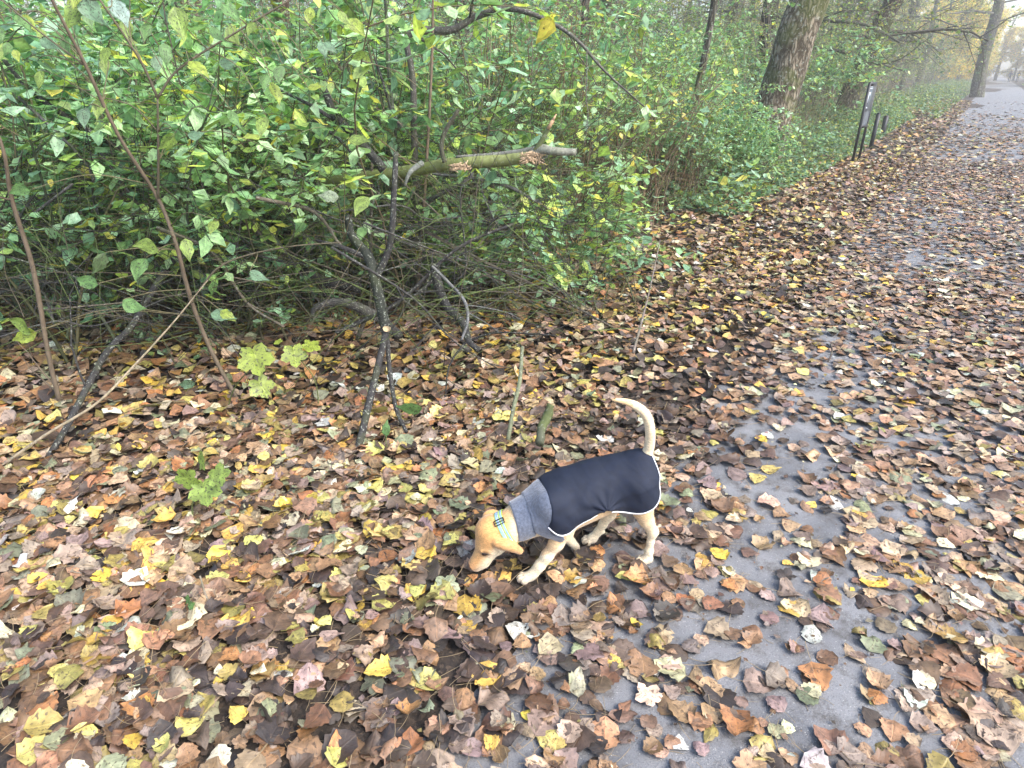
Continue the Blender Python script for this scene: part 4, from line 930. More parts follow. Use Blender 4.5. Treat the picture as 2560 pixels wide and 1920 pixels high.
    for (a, b, x, y) in spots:
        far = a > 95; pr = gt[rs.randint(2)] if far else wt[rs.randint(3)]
        lab = ('golden autumn tree in the bright haze where the path ends', 'golden trees at the far end of the path') if far else (('leafy tree standing in the wood left of the path', 'trees of the wood left of the path') if b > 0 else ('tree beyond the right verge of the far path', 'trees right of the far path'))
        colr = (2.4, 1.95, 1.1, 1) if far else (1, 1, .9, 1)  # far crowns tinted extra bright, standing in for the sunlit glow down there
        s = rs.uniform(.8, 1.3) * (1.2 if far else 1)
        if pr.name not in wused:
            wused.add(pr.name); pr.location = (x, y, 0); pr.scale = (s, s, s); tag(pr, lab[0], 'tree', lab[1])
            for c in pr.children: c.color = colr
        else: copy_thing(pr, (x, y, 0), rs.rand() * 6.28, s, lab[0], lab[1], colr)

# ------------------------------------------------------------------ branches, saplings and sticks of the foreground
def branch(name, pts, R, col, lab, mat='branch', cat='branch', sides=12, rough=.12, seed=0, side=0, grp=None, sidecol=None, sl=.4):
    """pts: (px, py, Y) picture points at their own distance"""
    P = spline([at(*p) for p in pts], 8); base = P[0].copy(); root = tag(empty(name, base), lab, cat, grp); R = np.interp(np.linspace(0, 1, len(P)), np.linspace(0, 1, len(R)), R)
    rnd = np.random.RandomState(seed + 900); P = P + np.cumsum(rnd.randn(*P.shape), 0) * R.mean() * (.01 if R.mean() > .025 else .03)
    mb = MB(); v, f, t = tube_arr(P - base, R, sides, rough=rough, seed=seed); mb.add(v, f, t, (*col, 1)); o = mb.build('stem' if cat != 'branch' else 'limb', M[mat], root)
    if side:
        tips = []
        for j in range(side):
            mb = MB()
            k = rnd.randint(2, len(P) - 2); d = P[k + 1] - P[k - 1]; d /= np.linalg.norm(d); s = rnd.randn(3); s -= d * (s @ d); s /= np.linalg.norm(s)
            B = grow(mb, P[k] - base, d * .6 + s, sl * (.5 + rnd.rand()), R[k] * .4, R[k] * .12, 7, .1, .4, 5, np.array(sidecol or col), rnd); tips.append(B)
            for i in range(3): q = rnd.randint(2, 7); tips.append(grow(mb, B[q], rnd.randn(3), sl * .4 * (.4 + rnd.rand()), R[k] * .15, R[k] * .05, 4, .1, .4, 3, np.array(sidecol or col), rnd))
            mb.build('twig', M['stem' if cat != 'branch' else 'branch'], root)
    return root, P, base
STEMP = [None]
def hang_leaves(root, base, items, name='leaf', mat='spotted', k0=0):
    """items: (px, py, Y, length, tip angle in picture deg, roll, colour, kind)"""
    for i, (px, py, Y, L_, ang, roll, col, kind) in enumerate(items):
        c = at(px, py, Y); a = radians(ang); f = CR * cos(a) + CU * sin(a); n = -CF * cos(roll) + np.cross(-CF, f) * sin(roll); x = np.cross(f, n); Rm = np.stack([x, f, n], 1)
        V, F, UV = BIG[(i + k0) % 4] if kind == 'd' else MAP[(i + k0) % 3]
        W = V @ Rm.T * L_ * (1.7 if kind == 'd' and Y > 2.6 else 1.45 if kind == 'm' and L_ > .055 else 1.) + c - base
        if kind == 'd' and STEMP[0] is not None and Y > 2.6:
            b0 = W[3]; Q = STEMP[0] - base; q = Q[np.argmin(np.linalg.norm(Q - b0, axis=1) + .35 * np.maximum(0, Q[:, 2] - b0[2]))]
            mid_ = (b0 + q) / 2 + np.array([0, 0, .12 * np.linalg.norm(q - b0)]) + rs.randn(3) * .015; v_, f_, t_ = tube_arr(spline([b0, b0 * .85 + mid_ * .15 + [0, 0, .004], mid_, q], 4), np.linspace(.0011, .0024, 13), 5)
            mb = MB(); mb.add(v_, f_, t_, (.15, .13, .07, 1)); mb.build('leaf_stalk', M['stem'], root)
        o = mesh(name, W, F, M[mat], root, True, {'tint': ('FLOAT_COLOR', np.tile((*col, 1), (len(V), 1))), 'luv': ('FLOAT_VECTOR', np.c_[UV, np.full(len(V), rs.rand())])})
BIG = [leaf_tmpl('dog', 8, 3, 400 + s, .55, .35) for s in range(4)]; MAP = [maple_tmpl(410 + s, .5, 5, 30) for s in range(3)]
LG = srgb(172, 200, 98) * .62; MG = srgb(130, 175, 100) * .6; YG = srgb(188, 208, 88) * .6; BG = srgb(140, 178, 140) * .6
if ONLY in ('', 'veg', 'fg'):
    BR = (.15, .115, .08); DK = (.030, .028, .028); DK2 = (.036, .034, .033); GR = (.10, .095, .085)
    # sapling on the left
    Ys = gnd(610, 1025)[1]
    rt, P, ba = branch('sapling', [(612, 1030, Ys), (530, 880, Ys), (475, 740, Ys - .05), (440, 610, Ys - .1), (395, 495, Ys - .1), (300, 345, Ys - .2), (215, 165, Ys - .3), (130, 0, Ys - .4), (80, -120, Ys - .45)], [.011, .010, .010, .009, .008, .007, .0065, .005, .0035], BR, 'brown sapling leaning left with big spotted leaves in front of the thicket', 'stem', 'sapling', 9, .05, 1, 0)
    for pts, r in (([(395, 495, Ys - .1), (396, 400, Ys - .14), (394, 245, Ys - .18)], .007), ([(394, 245, Ys - .18), (350, 150, Ys - .22), (250, 0, Ys - .3)], .006), ([(394, 245, Ys - .18), (450, 170, Ys - .15), (600, 75, Ys - .1), (760, -20, Ys - .1)], .005), ([(490, 735, Ys), (560, 660, Ys), (700, 620, Ys + .05), (860, 605, Ys + .1)], .005), ([(215, 165, Ys - .3), (100, 80, Ys - .35), (-20, -20, Ys - .4)], .004), ([(396, 330, Ys - .15), (330, 265, Ys - .2), (240, 240, Ys - .2)], .003)):
        q = spline([at(*p_) for p_ in pts], 6) - ba; v, f, t = tube_arr(q, np.linspace(r, r * .55, len(q)), 6); mb = MB(); mb.add(v, f, t, (.125, .105, .07, 1)); mb.build('twig', M['stem'], rt)
    Yl = Ys - .25; sp_ = [P]
    for pts in ([(395, 495, Ys - .1), (396, 400, Ys - .14), (394, 245, Ys - .18)], [(394, 245, Ys - .18), (350, 150, Ys - .22), (250, 0, Ys - .3)], [(394, 245, Ys - .18), (450, 170, Ys - .15), (600, 75, Ys - .1), (760, -20, Ys - .1)], [(490, 735, Ys), (560, 660, Ys), (700, 620, Ys + .05), (860, 605, Ys + .1)]): sp_.append(spline([at(*q) for q in pts], 8))
    STEMP[0] = np.concatenate(sp_)
    hang_leaves(rt, ba, [(468, 625, Yl, .060, -80, .3, LG, 'd'), (365, 620, Yl, .066, 170, .4, LG, 'd'), (352, 675, Yl, .066, -115, .5, MG, 'd'), (216, 703, Yl, .064, 165, .2, MG, 'd'), (247, 660, Yl, .062, -120, .9, srgb(105, 130, 85) * .6, 'd'), (338, 762, Yl, .066, -20, .4, MG, 'd'),
        (252, 275, Yl, .050, -110, .4, LG, 'd'), (448, 60, Yl, .075, -75, .3, LG, 'd'), (418, 355, Yl, .055, -140, .8, LG, 'd'), (660, 320, Yl, .050, -105, .2, LG, 'd'), (492, 335, Yl, .042, 10, .2, BG, 'd'), (690, 235, Yl, .055, -70, 1.0, YG, 'd'), (180, 40, Yl, .065, -115, .4, LG, 'd'), (240, 30, Yl, .08, -55, .7, BG, 'd'),
        (50, 480, Yl, .055, 190, .4, MG, 'd'), (60, 60, Yl, .05, -50, .9, MG, 'd'), (820, 490, Yl, .052, 175, .3, srgb(200, 215, 180) * .6, 'd'), (905, 518, Yl, .058, -125, .3, LG, 'd'), (650, 690, Yl, .055, -25, .7, BG, 'd'), (560, 790, Yl, .070, -10, .6, BG, 'd'), (570, 790, Yl, .05, -35, .2, YG, 'd'), (535, 570, Yl, .04, -120, .6, LG, 'd'), (50, 815, Yl, .075, 150, .6, LG, 'd'), (465, 960, Yl, .05, 190, .6, BG, 'd'), (300, 30, Yl, .07, -60, .6, srgb(185, 215, 200) * .6, 'd'), (590, 300, Yl, .05, -60, 1.0, MG, 'd'), (130, 110, Yl, .05, -30, .5, BG, 'd'), (60, 840, Yl, .07, 200, .3, YG, 'd'), (240, 1065, Yl, .06, 10, .8, YG, 'd')])
    rl = np.random.RandomState(77); its = []
    for k in range(46):
        x, y = (rl.uniform(-20, 900), rl.uniform(-10, 190)) if k < 36 else (rl.uniform(0, 900), rl.uniform(190, 420))
        its.append((x, y, Yl + rl.uniform(-.2, .5), rl.uniform(.038, .06), rl.normal(-60, 45), rl.uniform(0, 1.2), [LG, MG, YG, LG * .9, BG][rl.randint(5)], 'd'))
    hang_leaves(rt, ba, its); STEMP[0] = None
    rt, P, ba = branch('sapling', [(170, 1130, 2.9), (150, 1010, 2.9), (120, 880, 2.9), (85, 680, 2.9), (30, 500, 2.85), (10, 380, 2.8), (-40, 250, 2.8)], [.013, .012, .011, .011, .009, .007, .005], BR, 'straight brown sapling beside the left edge of the thicket', 'stem', 'sapling', 8, .05, 2, 4, sl=.3)
    rt, P, ba = branch('sapling', [(1030, 900, 4.3), (1050, 640, 4.3), (1060, 500, 4.3), (1072, 300, 4.3), (1080, 120, 4.3), (1082, -60, 4.3)], [.011, .011, .010, .009, .008, .006], (.17, .125, .085), 'thin straight tan sapling rising past the broken green branch', 'stem', 'sapling', 8, .04, 3, 3, sl=.4)
    # maple shoots
    rt, P, ba = branch('maple_seedling', [(560, 1090, 2.9), (575, 1000, 2.85), (600, 950, 2.8), (640, 915, 2.75)], [.004, .0035, .003, .002], (.12, .14, .05), 'maple seedling with lime green lobed leaves in front of the thicket', 'stem', 'seedling', 6, 0, 4)
    hang_leaves(rt, ba, [(638, 895, 2.75, .120, -75, .2, YG, 'm'), (652, 965, 2.75, .090, -60, .4, YG * .9, 'm')])
    rt, P, ba = branch('maple_seedling', [(800, 1060, 2.95), (790, 960, 2.92), (760, 910, 2.9), (735, 890, 2.88)], [.003, .003, .0025, .002], (.12, .14, .05), 'smaller yellowing maple seedling beside the lime green one', 'stem', 'seedling', 6, 0, 5)
    hang_leaves(rt, ba, [(735, 885, 2.85, .09, -80, .3, YG, 'm'), (775, 865, 2.9, .075, -20, .9, YG * .95, 'm'), (695, 855, 2.9, .05, 10, .9, YG * 1.05, 'm')])
    rt, P, ba = branch('maple_seedling', [(500, 1330, 2.0), (480, 1270, 2.0), (500, 1210, 2.0)], [.003, .003, .002], (.12, .14, .05), 'low sycamore seedling with a rosette of fresh green leaves on the litter', 'stem', 'seedling', 6, 0, 6)
    hang_leaves(rt, ba, [(512, 1225, 1.98, .085, -80, .2, LG, 'm'), (470, 1195, 1.98, .07, 190, .5, LG, 'm'), (545, 1190, 1.98, .07, 20, .5, LG * .9, 'm'), (505, 1155, 2.02, .06, 95, .8, LG, 'm')])
    rt, P, ba = branch('herb_plant', [(490, 1560, 1.52), (478, 1530, 1.52), (470, 1510, 1.52)], [.002, .002, .0015], (.12, .14, .05), 'tiny bright green plant among the brown leaves', 'stem', 'plant', 6, 0, 7)
    hang_leaves(rt, ba, [(470, 1500, 1.5, .035, 90, .6, MG * .9, 'm'), (440, 1535, 1.5, .03, 200, .6, MG * .9, 'm'), (495, 1535, 1.5, .045, -50, .4, MG * .8, 'm'), (478, 1515, 1.5, .03, 40, .6, MG, 'm')])
    rt, P, ba = branch('herb_plant', [(972, 1140, 2.55), (965, 1110, 2.5), (966, 1085, 2.5)], [.002, .002, .0015], (.15, .2, .07), 'single round smooth green leaf standing up from the litter', 'stem', 'plant', 6, 0, 8)
    hang_leaves(rt, ba, [(966, 1070, 2.48, .075, 85, .2, MG, 'd')])
    rt, P, ba = branch('herb_plant', [(1035, 1040, 2.75), (1030, 1030, 2.72), (1020, 1020, 2.7)], [.002, .002, .0015], (.15, .2, .07), 'flat oval green leaf of a low plant beside the leaning dead stem', 'stem', 'plant', 6, 0, 9)
    hang_leaves(rt, ba, [(1022, 1020, 2.7, .075, 175, .6, MG * .9, 'd')])
    # broken green branch
    Yg = 3.7
    rt, P, ba = branch('fallen_branch', [(800, 450, Yg + .25), (900, 442, Yg + .2), (1010, 430, Yg + .1), (1120, 412, Yg), (1250, 402, Yg - .05), (1345, 390, Yg - .1)], [.030, .032, .033, .033, .032, .029], (.17, .19, .07), 'broken green mossy branch lying across the thicket with torn pale wood', 'moss', 'branch', 18, .07, 10)
    for pts, R_, col, nm, mt in (
        ([(1335, 385, Yg - .1), (1352, 372, Yg - .12), (1385, 378, Yg - .15), (1440, 381, Yg - .15)], [.030, .026, .022, .018], (.20, .20, .16), 'stub', 'branch'),
        ([(1140, 392, Yg - .02), (1220, 388, Yg - .02), (1300, 380, Yg - .05), (1350, 372, Yg - .1)], [.008, .012, .016, .020], (.15, .15, .13), 'ridge', 'branch'),
        ([(1340, 375, Yg - .12), (1358, 345, Yg - .14), (1375, 312, Yg - .15)], [.015, .013, .012], (.14, .16, .07), 'stub', 'moss'),
        ([(1112, 405, Yg - .05), (1104, 370, Yg - .06), (1112, 330, Yg - .06), (1146, 275, Yg - .08)], [.014, .013, .012, .010], (.09, .085, .06), 'side_limb', 'branch'),
        ([(1055, 408, Yg - .05), (1030, 425, Yg - .12), (1018, 445, Yg - .14), (1012, 465, Yg - .14)], [.016, .013, .010, .006], (.16, .17, .15), 'side_limb', 'branch'),
        ([(960, 425, Yg), (905, 360, Yg), (850, 300, Yg), (835, 270, Yg)], [.026, .024, .021, .020], DK2, 'side_limb', 'branch'),
        ([(838, 300, Yg), (815, 230, Yg), (795, 170, Yg)], [.020, .018, .016], DK2, 'side_limb', 'branch'),
        ([(835, 300, Yg), (780, 265, Yg), (700, 225, Yg + .1)], [.011, .009, .006], DK2, 'side_limb', 'branch'),
        ([(790, 458, Yg + .25), (700, 500, Yg + .2), (600, 520, Yg + .3)], [.035, .03, .02], DK, 'side_limb', 'branch')):
        q = spline([at(*p_) for p_ in pts], 6) - ba; v, f, t = tube_arr(q, np.interp(np.linspace(0, 1, len(q)), np.linspace(0, 1, len(R_)), R_), 12, rough=.12, seed=len(pts)); mb = MB(); mb.add(v, f, t, (*col, 1)); mb.build(nm, M[mt], rt)
    # torn wood: splinter and chips
    def shard(pts, w, nm, col=(.52, .34, .20)):
        mb = MB()
        for k in range(len(pts) - 1):
            v, f, t = tube_arr([at(*pts[k]) - ba, (at(*pts[k]) + at(*pts[k + 1])) / 2 - ba, at(*pts[k + 1]) - ba], [w[k], (w[k] + w[k + 1]) / 2, w[k + 1]], 5); mb.add(v, f, t, (*col, 1))
        mb.build(nm, M['wood'], rt, False)
    shard([(1370, 322, Yg - .16), (1383, 300, Yg - .17), (1391, 285, Yg - .17)], [.010, .009, .002], 'splinter')
    def chips(cx, cy, sx, sy, n, nm):
        mb = MB()
        for k in range(n):
            x, y = cx + sx * rs.uniform(-1, 1), cy + sy * rs.uniform(-1, 1); p0 = at(x, y, Yg - .135) - ba; d = (CR * rs.randn() + CU * rs.randn() * .6) * .017 + np.array([0, -.006, 0]); c = np.array([.50, .36, .23]) * rs.uniform(.5, 1.3)
            v, f, t = tube_arr([p0 - d, p0, p0 + d], [.002, .0042, .001], 4); mb.add(v, f, t, (*c, 1))
        mb.build(nm, M['wood'], rt, False)
    chips(1330, 395, 26, 14, 60, 'torn_wood'); chips(1150, 418, 26, 8, 45, 'torn_wood')
    # arched branch
    branch('arched_branch', [(1045, 770, 4.5), (1040, 520, 4.5), (1035, 330, 4.5), (1032, 200, 4.5), (1018, 100, 4.5), (1050, 75, 4.5), (1130, 72, 4.5), (1190, 40, 4.5), (1270, 20, 4.4), (1350, 40, 4.3), (1440, 95, 4.2), (1510, 175, 4.1), (1610, 265, 4.0)], [.026, .025, .022, .020, .018, .026, .022, .020, .018, .013, .010, .007, .004], (.085, .075, .065), 'grey branch arching high over the shrubs behind the broken green branch', 'branch', 'branch', 12, .08, 20, 6, sl=.7)
    # dead leaning stem (front) and its mossy upper part
    rt, P, ba = branch('leaning_snag', [(880, 1250, 2.25), (888, 1160, 2.45), (908, 1075, 2.6), (935, 960, 2.8), (965, 830, 3.0)], [.016, .017, .018, .017, .017], DK2, 'dark dead stem leaning out of the litter with a pale sawn face', 'branch', 'dead stem', 12, .10, 21)
    for pts, R_, col in (([(968, 838, 3.02), (958, 790, 3.05), (938, 700, 3.1), (920, 640, 3.15), (880, 590, 3.2), (870, 540, 3.2)], [.026, .028, .026, .026, .021, .018], (.030, .033, .026)), ([(938, 700, 3.1), (975, 610, 3.12), (985, 480, 3.15), (990, 380, 3.2)], [.020, .016, .014, .012], DK2), ([(968, 845, 3.02), (975, 930, 2.9), (990, 1020, 2.75), (1016, 1080, 2.6)], [.012, .012, .011, .009], DK2), ([(920, 645, 3.15), (860, 620, 3.15), (790, 600, 3.2)], [.014, .012, .007], DK)):
        q = spline([at(*p_) for p_ in pts], 6) - ba; v, f, t = tube_arr(q, np.interp(np.linspace(0, 1, len(q)), np.linspace(0, 1, len(R_)), R_), 12, rough=.1, seed=3); mb = MB(); mb.add(v, f, t, (*col, 1)); mb.build('limb', M['branch'], rt)
    cpt = at(966, 822, 2.975); u_ = np.linspace(0, 2 * pi, 13)[:-1]; disc = np.array([cpt + (CR * cos(a) + CU * sin(a) * .85) * .018 * (1 + .1 * sin(3 * a)) for a in u_]); mb = MB(); dd = CF * .02
    mb.add(np.vstack([disc, disc + dd, [cpt - CF * .001]]) - ba, [(k, (k + 1) % 12, 12 + (k + 1) % 12, 12 + k) for k in range(12)], [(k, (k + 1) % 12, 24) for k in range(12)], (.50, .38, .22, 1)); mb.build('cut_face', M['wood'], rt, False)
    branch('dead_branch', [(1085, 660, 3.5), (1095, 710, 3.45), (1120, 765, 3.4), (1160, 805, 3.3), (1175, 850, 3.2), (1200, 875, 3.15)], [.028, .027, .025, .022, .018, .014], DK2, 'thick curved dark dead branch beside the leaning dead stem', 'branch', 'branch', 12, .1, 22, 3)
    branch('dead_branch', [(1080, 665, 3.2), (1115, 700, 3.2), (1160, 750, 3.15), (1170, 800, 3.1), (1155, 850, 3.05)], [.007, .008, .009, .008, .006], (.13, .13, .13), 'slim grey crooked dead branch crossing the thick curved one', 'branch', 'branch', 8, .1, 23, 2, sl=.25)
    branch('dead_branch', [(50, 1260, 2.25), (160, 1075, 2.5), (265, 880, 2.9), (330, 810, 3.05), (410, 680, 3.4), (480, 600, 3.7), (570, 565, 3.9)], [.012, .014, .016, .017, .018, .018, .016], DK2, 'long dark dead branch running diagonally down to the litter at the left', 'branch', 'branch', 10, .12, 24, 6)
    branch('dead_branch', [(-60, 640, 4.0), (120, 633, 4.0), (260, 640, 4.0), (420, 628, 4.1), (520, 600, 4.2)], [.024, .026, .026, .024, .020], DK, 'black dead branch lying level low in the tangle', 'branch', 'branch', 12, .12, 25, 6)
    branch('dead_branch', [(100, 465, 4.6), (220, 470, 4.6), (340, 462, 4.6), (480, 475, 4.6), (600, 520, 4.6), (700, 570, 4.4), (800, 600, 4.2)], [.022, .026, .028, .028, .027, .024, .018], DK, 'black dead branch lying level across the upper tangle', 'branch', 'branch', 12, .12, 26, 8)
    branch('dead_branch', [(10, 150, 4.2), (80, 230, 4.2), (180, 300, 4.2), (300, 370, 4.2), (430, 400, 4.3), (520, 470, 4.3)], [.012, .014, .015, .014, .012, .008], DK2, 'dark dead branch slanting down through the leaves at the upper left', 'branch', 'branch', 9, .12, 27, 6)
    branch('dead_branch', [(780, 420, 4.6), (730, 480, 4.6), (690, 560, 4.4), (720, 640, 4.2), (800, 700, 4.0), (900, 720, 3.9)], [.04, .045, .045, .04, .035, .03], DK, 'thickest black dead branch bent under the broken green branch', 'branch', 'branch', 14, .12, 28, 4)
    branch('dead_branch', [(780, 790, 3.5), (795, 765, 3.5), (860, 755, 3.55), (940, 790, 3.6), (1000, 840, 3.7)], [.012, .018, .026, .030, .03], (.07, .065, .06), 'bent grey dead branch with a white broken tip in the dark hollow', 'branch', 'branch', 12, .1, 29)
    branch('dead_branch', [(1130, 690, 4.3), (1300, 640, 4.4), (1420, 555, 4.6), (1540, 552, 4.7), (1620, 600, 4.7)], [.016, .017, .015, .010, .006], (.06, .058, .05), 'lichen covered dead branch reaching from the hollow towards the path', 'branch', 'branch', 9, .12, 30, 5)
    branch('dead_branch', [(1080, 435, 4.2), (1180, 445, 4.2), (1280, 470, 4.2), (1400, 540, 4.2)], [.008, .011, .012, .008], (.09, .09, .085), 'thin grey dead branch hanging below the broken green branch', 'branch', 'branch', 8, .12, 31, 3)
    branch('dead_branch', [(590, 110, 5.4), (640, 220, 5.3), (720, 300, 5.2), (800, 380, 5.0)], [.017, .018, .018, .015], (.05, .048, .045), 'dark dead branch with a broken pale top leaning right behind the leaves', 'branch', 'branch', 9, .12, 32, 4)
    branch('dead_branch', [(960, -30, 4.8), (970, 100, 4.8), (975, 200, 4.7), (990, 350, 4.6)], [.009, .010, .011, .011], (.06, .07, .045), 'straight mossy dead branch standing left of the arched one', 'branch', 'branch', 8, .08, 33, 3)
    branch('dead_branch', [(935, 140, 4.5), (960, 215, 4.5), (980, 280, 4.5), (1010, 330, 4.4)], [.006, .008, .009, .009], DK2, 'short dark dead branch crossing the straight mossy one', 'branch', 'branch', 8, .08, 34, 3)
    branch('dead_twig', [(-30, 1190, 2.3), (110, 1090, 2.4), (240, 1010, 2.5), (330, 920, 2.65), (430, 810, 2.8), (520, 700, 2.9)], [.007, .0065, .006, .005, .004, .003], (.26, .21, .14), 'pale straw coloured dead twig leaning up from the litter at the far left', 'branch', 'twig', 7, .08, 35, 4, sl=.3)
    branch('dead_stick', [(1270, 1100, 2.42), (1282, 1030, 2.5), (1300, 950, 2.62), (1306, 868, 2.78)], [.010, .010, .009, .008], (.14, .15, .09), 'upright greenish dead stick planted in the litter behind the dog', 'branch', 'stick', 9, .12, 36)
    rt, P, ba = branch('tree_stump', [(1350, 1110, 2.35), (1352, 1075, 2.42), (1365, 1045, 2.47), (1375, 1010, 2.5)], [.020, .019, .022, .017], (.075, .08, .05), 'short mossy broken stump just behind the dog coat', 'moss', 'stump', 12, .2, 37)
    branch('dead_twig', [(1583, 882, 3.2), (1600, 820, 3.35), (1625, 720, 3.6), (1650, 600, 3.9)], [.008, .007, .005, .003], (.16, .13, .11), 'brown dead twig standing alone between the dog and the path', 'branch', 'twig', 7, .12, 38, 5, sl=.25)
    branch('dead_twig', [(2070, 905, 2.95), (2080, 880, 2.98), (2078, 860, 3.0), (2095, 855, 3.02)], [.004, .004, .004, .003], (.09, .07, .06), 'small hooked twig sticking up from the leaves on the path', 'branch', 'twig', 6, .1, 39)
    branch('dead_twig', [(500, 1440, 1.62), (520, 1500, 1.55), (560, 1560, 1.48), (580, 1580, 1.46)], [.003, .004, .004, .003], (.22, .18, .13), 'pale thin twig lying beside the tiny green plant', 'branch', 'twig', 6, .1, 40)
    branch('dead_stick', [(-20, 1545, 1.52), (60, 1480, 1.62), (150, 1430, 1.7), (240, 1370, 1.8)], [.010, .011, .010, .007], (.03, .028, .026), 'black rotting stick half buried in the litter at the lower left', 'branch', 'stick', 9, .15, 41)
    # dead brushwood of the hollow: countable sticks
    for k in range(85):
        x = rs.uniform(-60, 1300); y = rs.uniform(430, 800); Y = rs.uniform(3.5, 4.8) - (y - 430) / 800; Y = max(Y, 4.1) if y < 490 and x > 600 else Y; L_ = rs.uniform(.5, 1.4); an = rs.choice([rs.normal(0, .35), rs.normal(pi / 4, .3), rs.normal(-pi / 5, .3)]); p0 = at(x, y, Y); d = np.array([cos(an), rs.normal(0, .3), sin(an)]) * L_ / 2
        pts3 = [p0 - d, p0 - d * .3 + rs.randn(3) * .05, p0 + d * .3 + rs.randn(3) * .05, p0 + d]; P = spline(pts3, 4); P[:, 2] = np.maximum(P[:, 2], .02); r = rs.uniform(.003, .010) * rs.choice([1, 1, 1.7]); c = np.array(DK2) * rs.uniform(.6, 2.2)
        if rs.rand() < .3: c = np.array([.12, .10, .075]) * rs.uniform(.5, 1.2)
        mb = MB(); v, f, t = tube_arr(P - P[0], np.linspace(r, r * .5, len(P)), 6, rough=.1, seed=k); mb.add(v, f, t, (*c, 1)); rnd = np.random.RandomState(k)
        for j in range(4): q = rnd.randint(2, len(P) - 1); grow(mb, P[q] - P[0], d / np.linalg.norm(d) + rnd.randn(3) * .8, L_ * .35, r * .45, r * .15, 5, .1, .4, 4, c, rnd)
        o = mb.build('brushwood_stick', M['branch']); o.location = P[0]; tag(o, 'dark dead stick with side twigs in the tangle of brushwood under the shrubs', 'stick', 'sticks of the brushwood tangle')
    # fine twigs: uncountable
    mb = MB(); rnd = np.random.RandomState(5)
    for k in range(1700):
        x = rs.uniform(-100, 1500); y = rs.uniform(330, 840); Y = rs.uniform(3.4, 5.4) - (y - 330) / 900; Y = max(Y, 4.0 + rs.rand()) if y < 480 and x > 600 else Y; p0 = at(x, y, Y)
        if p0[2] < .03: p0[2] = .03 + .2 * rs.rand()
        an = rs.uniform(-.5, pi + .5); d = np.array([cos(an), rs.normal(0, .4), abs(sin(an)) * rs.choice([1, 1, -.3])]); g = rs.rand()
        c = (np.array([.09, .12, .04]) if g < .45 else np.array([.12, .10, .07]) if g < .6 else np.array([.04, .038, .036])) * rs.uniform(.6, 1.4)
        grow(mb, p0, d, rs.uniform(.3, 1.0), .0024, .0009, 6, rs.uniform(-.4, .5), .22, 3, c, rnd)
    tag(mb.build('undergrowth', M['stem']), 'fine tangle of green and brown twigs low in the thicket', 'undergrowth', kind='stuff')
    mb = MB()
    for k in range(900):
        a = rs.uniform(5, 17); b = rs.uniform(2.7, 4.6); p0 = ab(a, b); p0[2] = float(ground_z(p0[0:1], p0[1:2])[0])
        c = np.array([.17, .13, .085]) * rs.uniform(.5, 1.4)
        grow(mb, p0, (rs.randn() * .25, rs.randn() * .25, 1), rs.uniform(.5, 1.5), .0032, .0012, 6, rs.uniform(0, .5), .25, 3, c, rnd)
    tag(mb.build('undergrowth', M['stem']), 'upright dry stems along the edge of the thicket', 'undergrowth', kind='stuff')

if ONLY in ('', 'veg', 'fg'):
    mb = MB(); rnd = np.random.RandomState(8)
    for k in range(1100):
        a = rs.uniform(13, 42); b = rs.uniform(3.2, 7.); p0 = ab(a, b); c = np.array([.30, .25, .15]) * rs.uniform(.5, 1.2)
        grow(mb, p0, (rs.randn() * .2, rs.randn() * .2, 1), rs.uniform(.5, 1.7), .0042, .0015, 5, rs.uniform(0, .5), .2, 3, c, rnd)
    tag(mb.build('undergrowth', M['stem']), 'dry tan stalks rising from the verge behind the sign', 'undergrowth', kind='stuff')
if ONLY in ('', 'near', 'lit'):
    n = 5200; rr = np.sqrt(rs.rand(n) * (6 ** 2 - .8) + .8); th = (rs.rand(n) * 2 - 1) * radians(48); x, y = rr * np.sin(th), rr * np.cos(th); b = x * PN[0] + y * PN[1]; k = b < 1.6; x, y, b = x[k], y[k], b[k]; n = len(x)
    R_ = rot(rs.rand(n) * 6.28, rs.rand(n) * 6.28, np.abs(.15 * rs.randn(n)))
    tag(batch_obj('leaf_litter', M['litter'], None, LO, rs.randint(0, 4, n), np.stack([x, y, ground_z(x, y) + np.where(b < PL, .021, .006)], 1), R_, .006 + .022 * rs.rand(n) ** 2, litter_color(b, n) * .6), 'crumbs of broken leaves trodden onto the asphalt', 'leaf litter', kind='stuff')

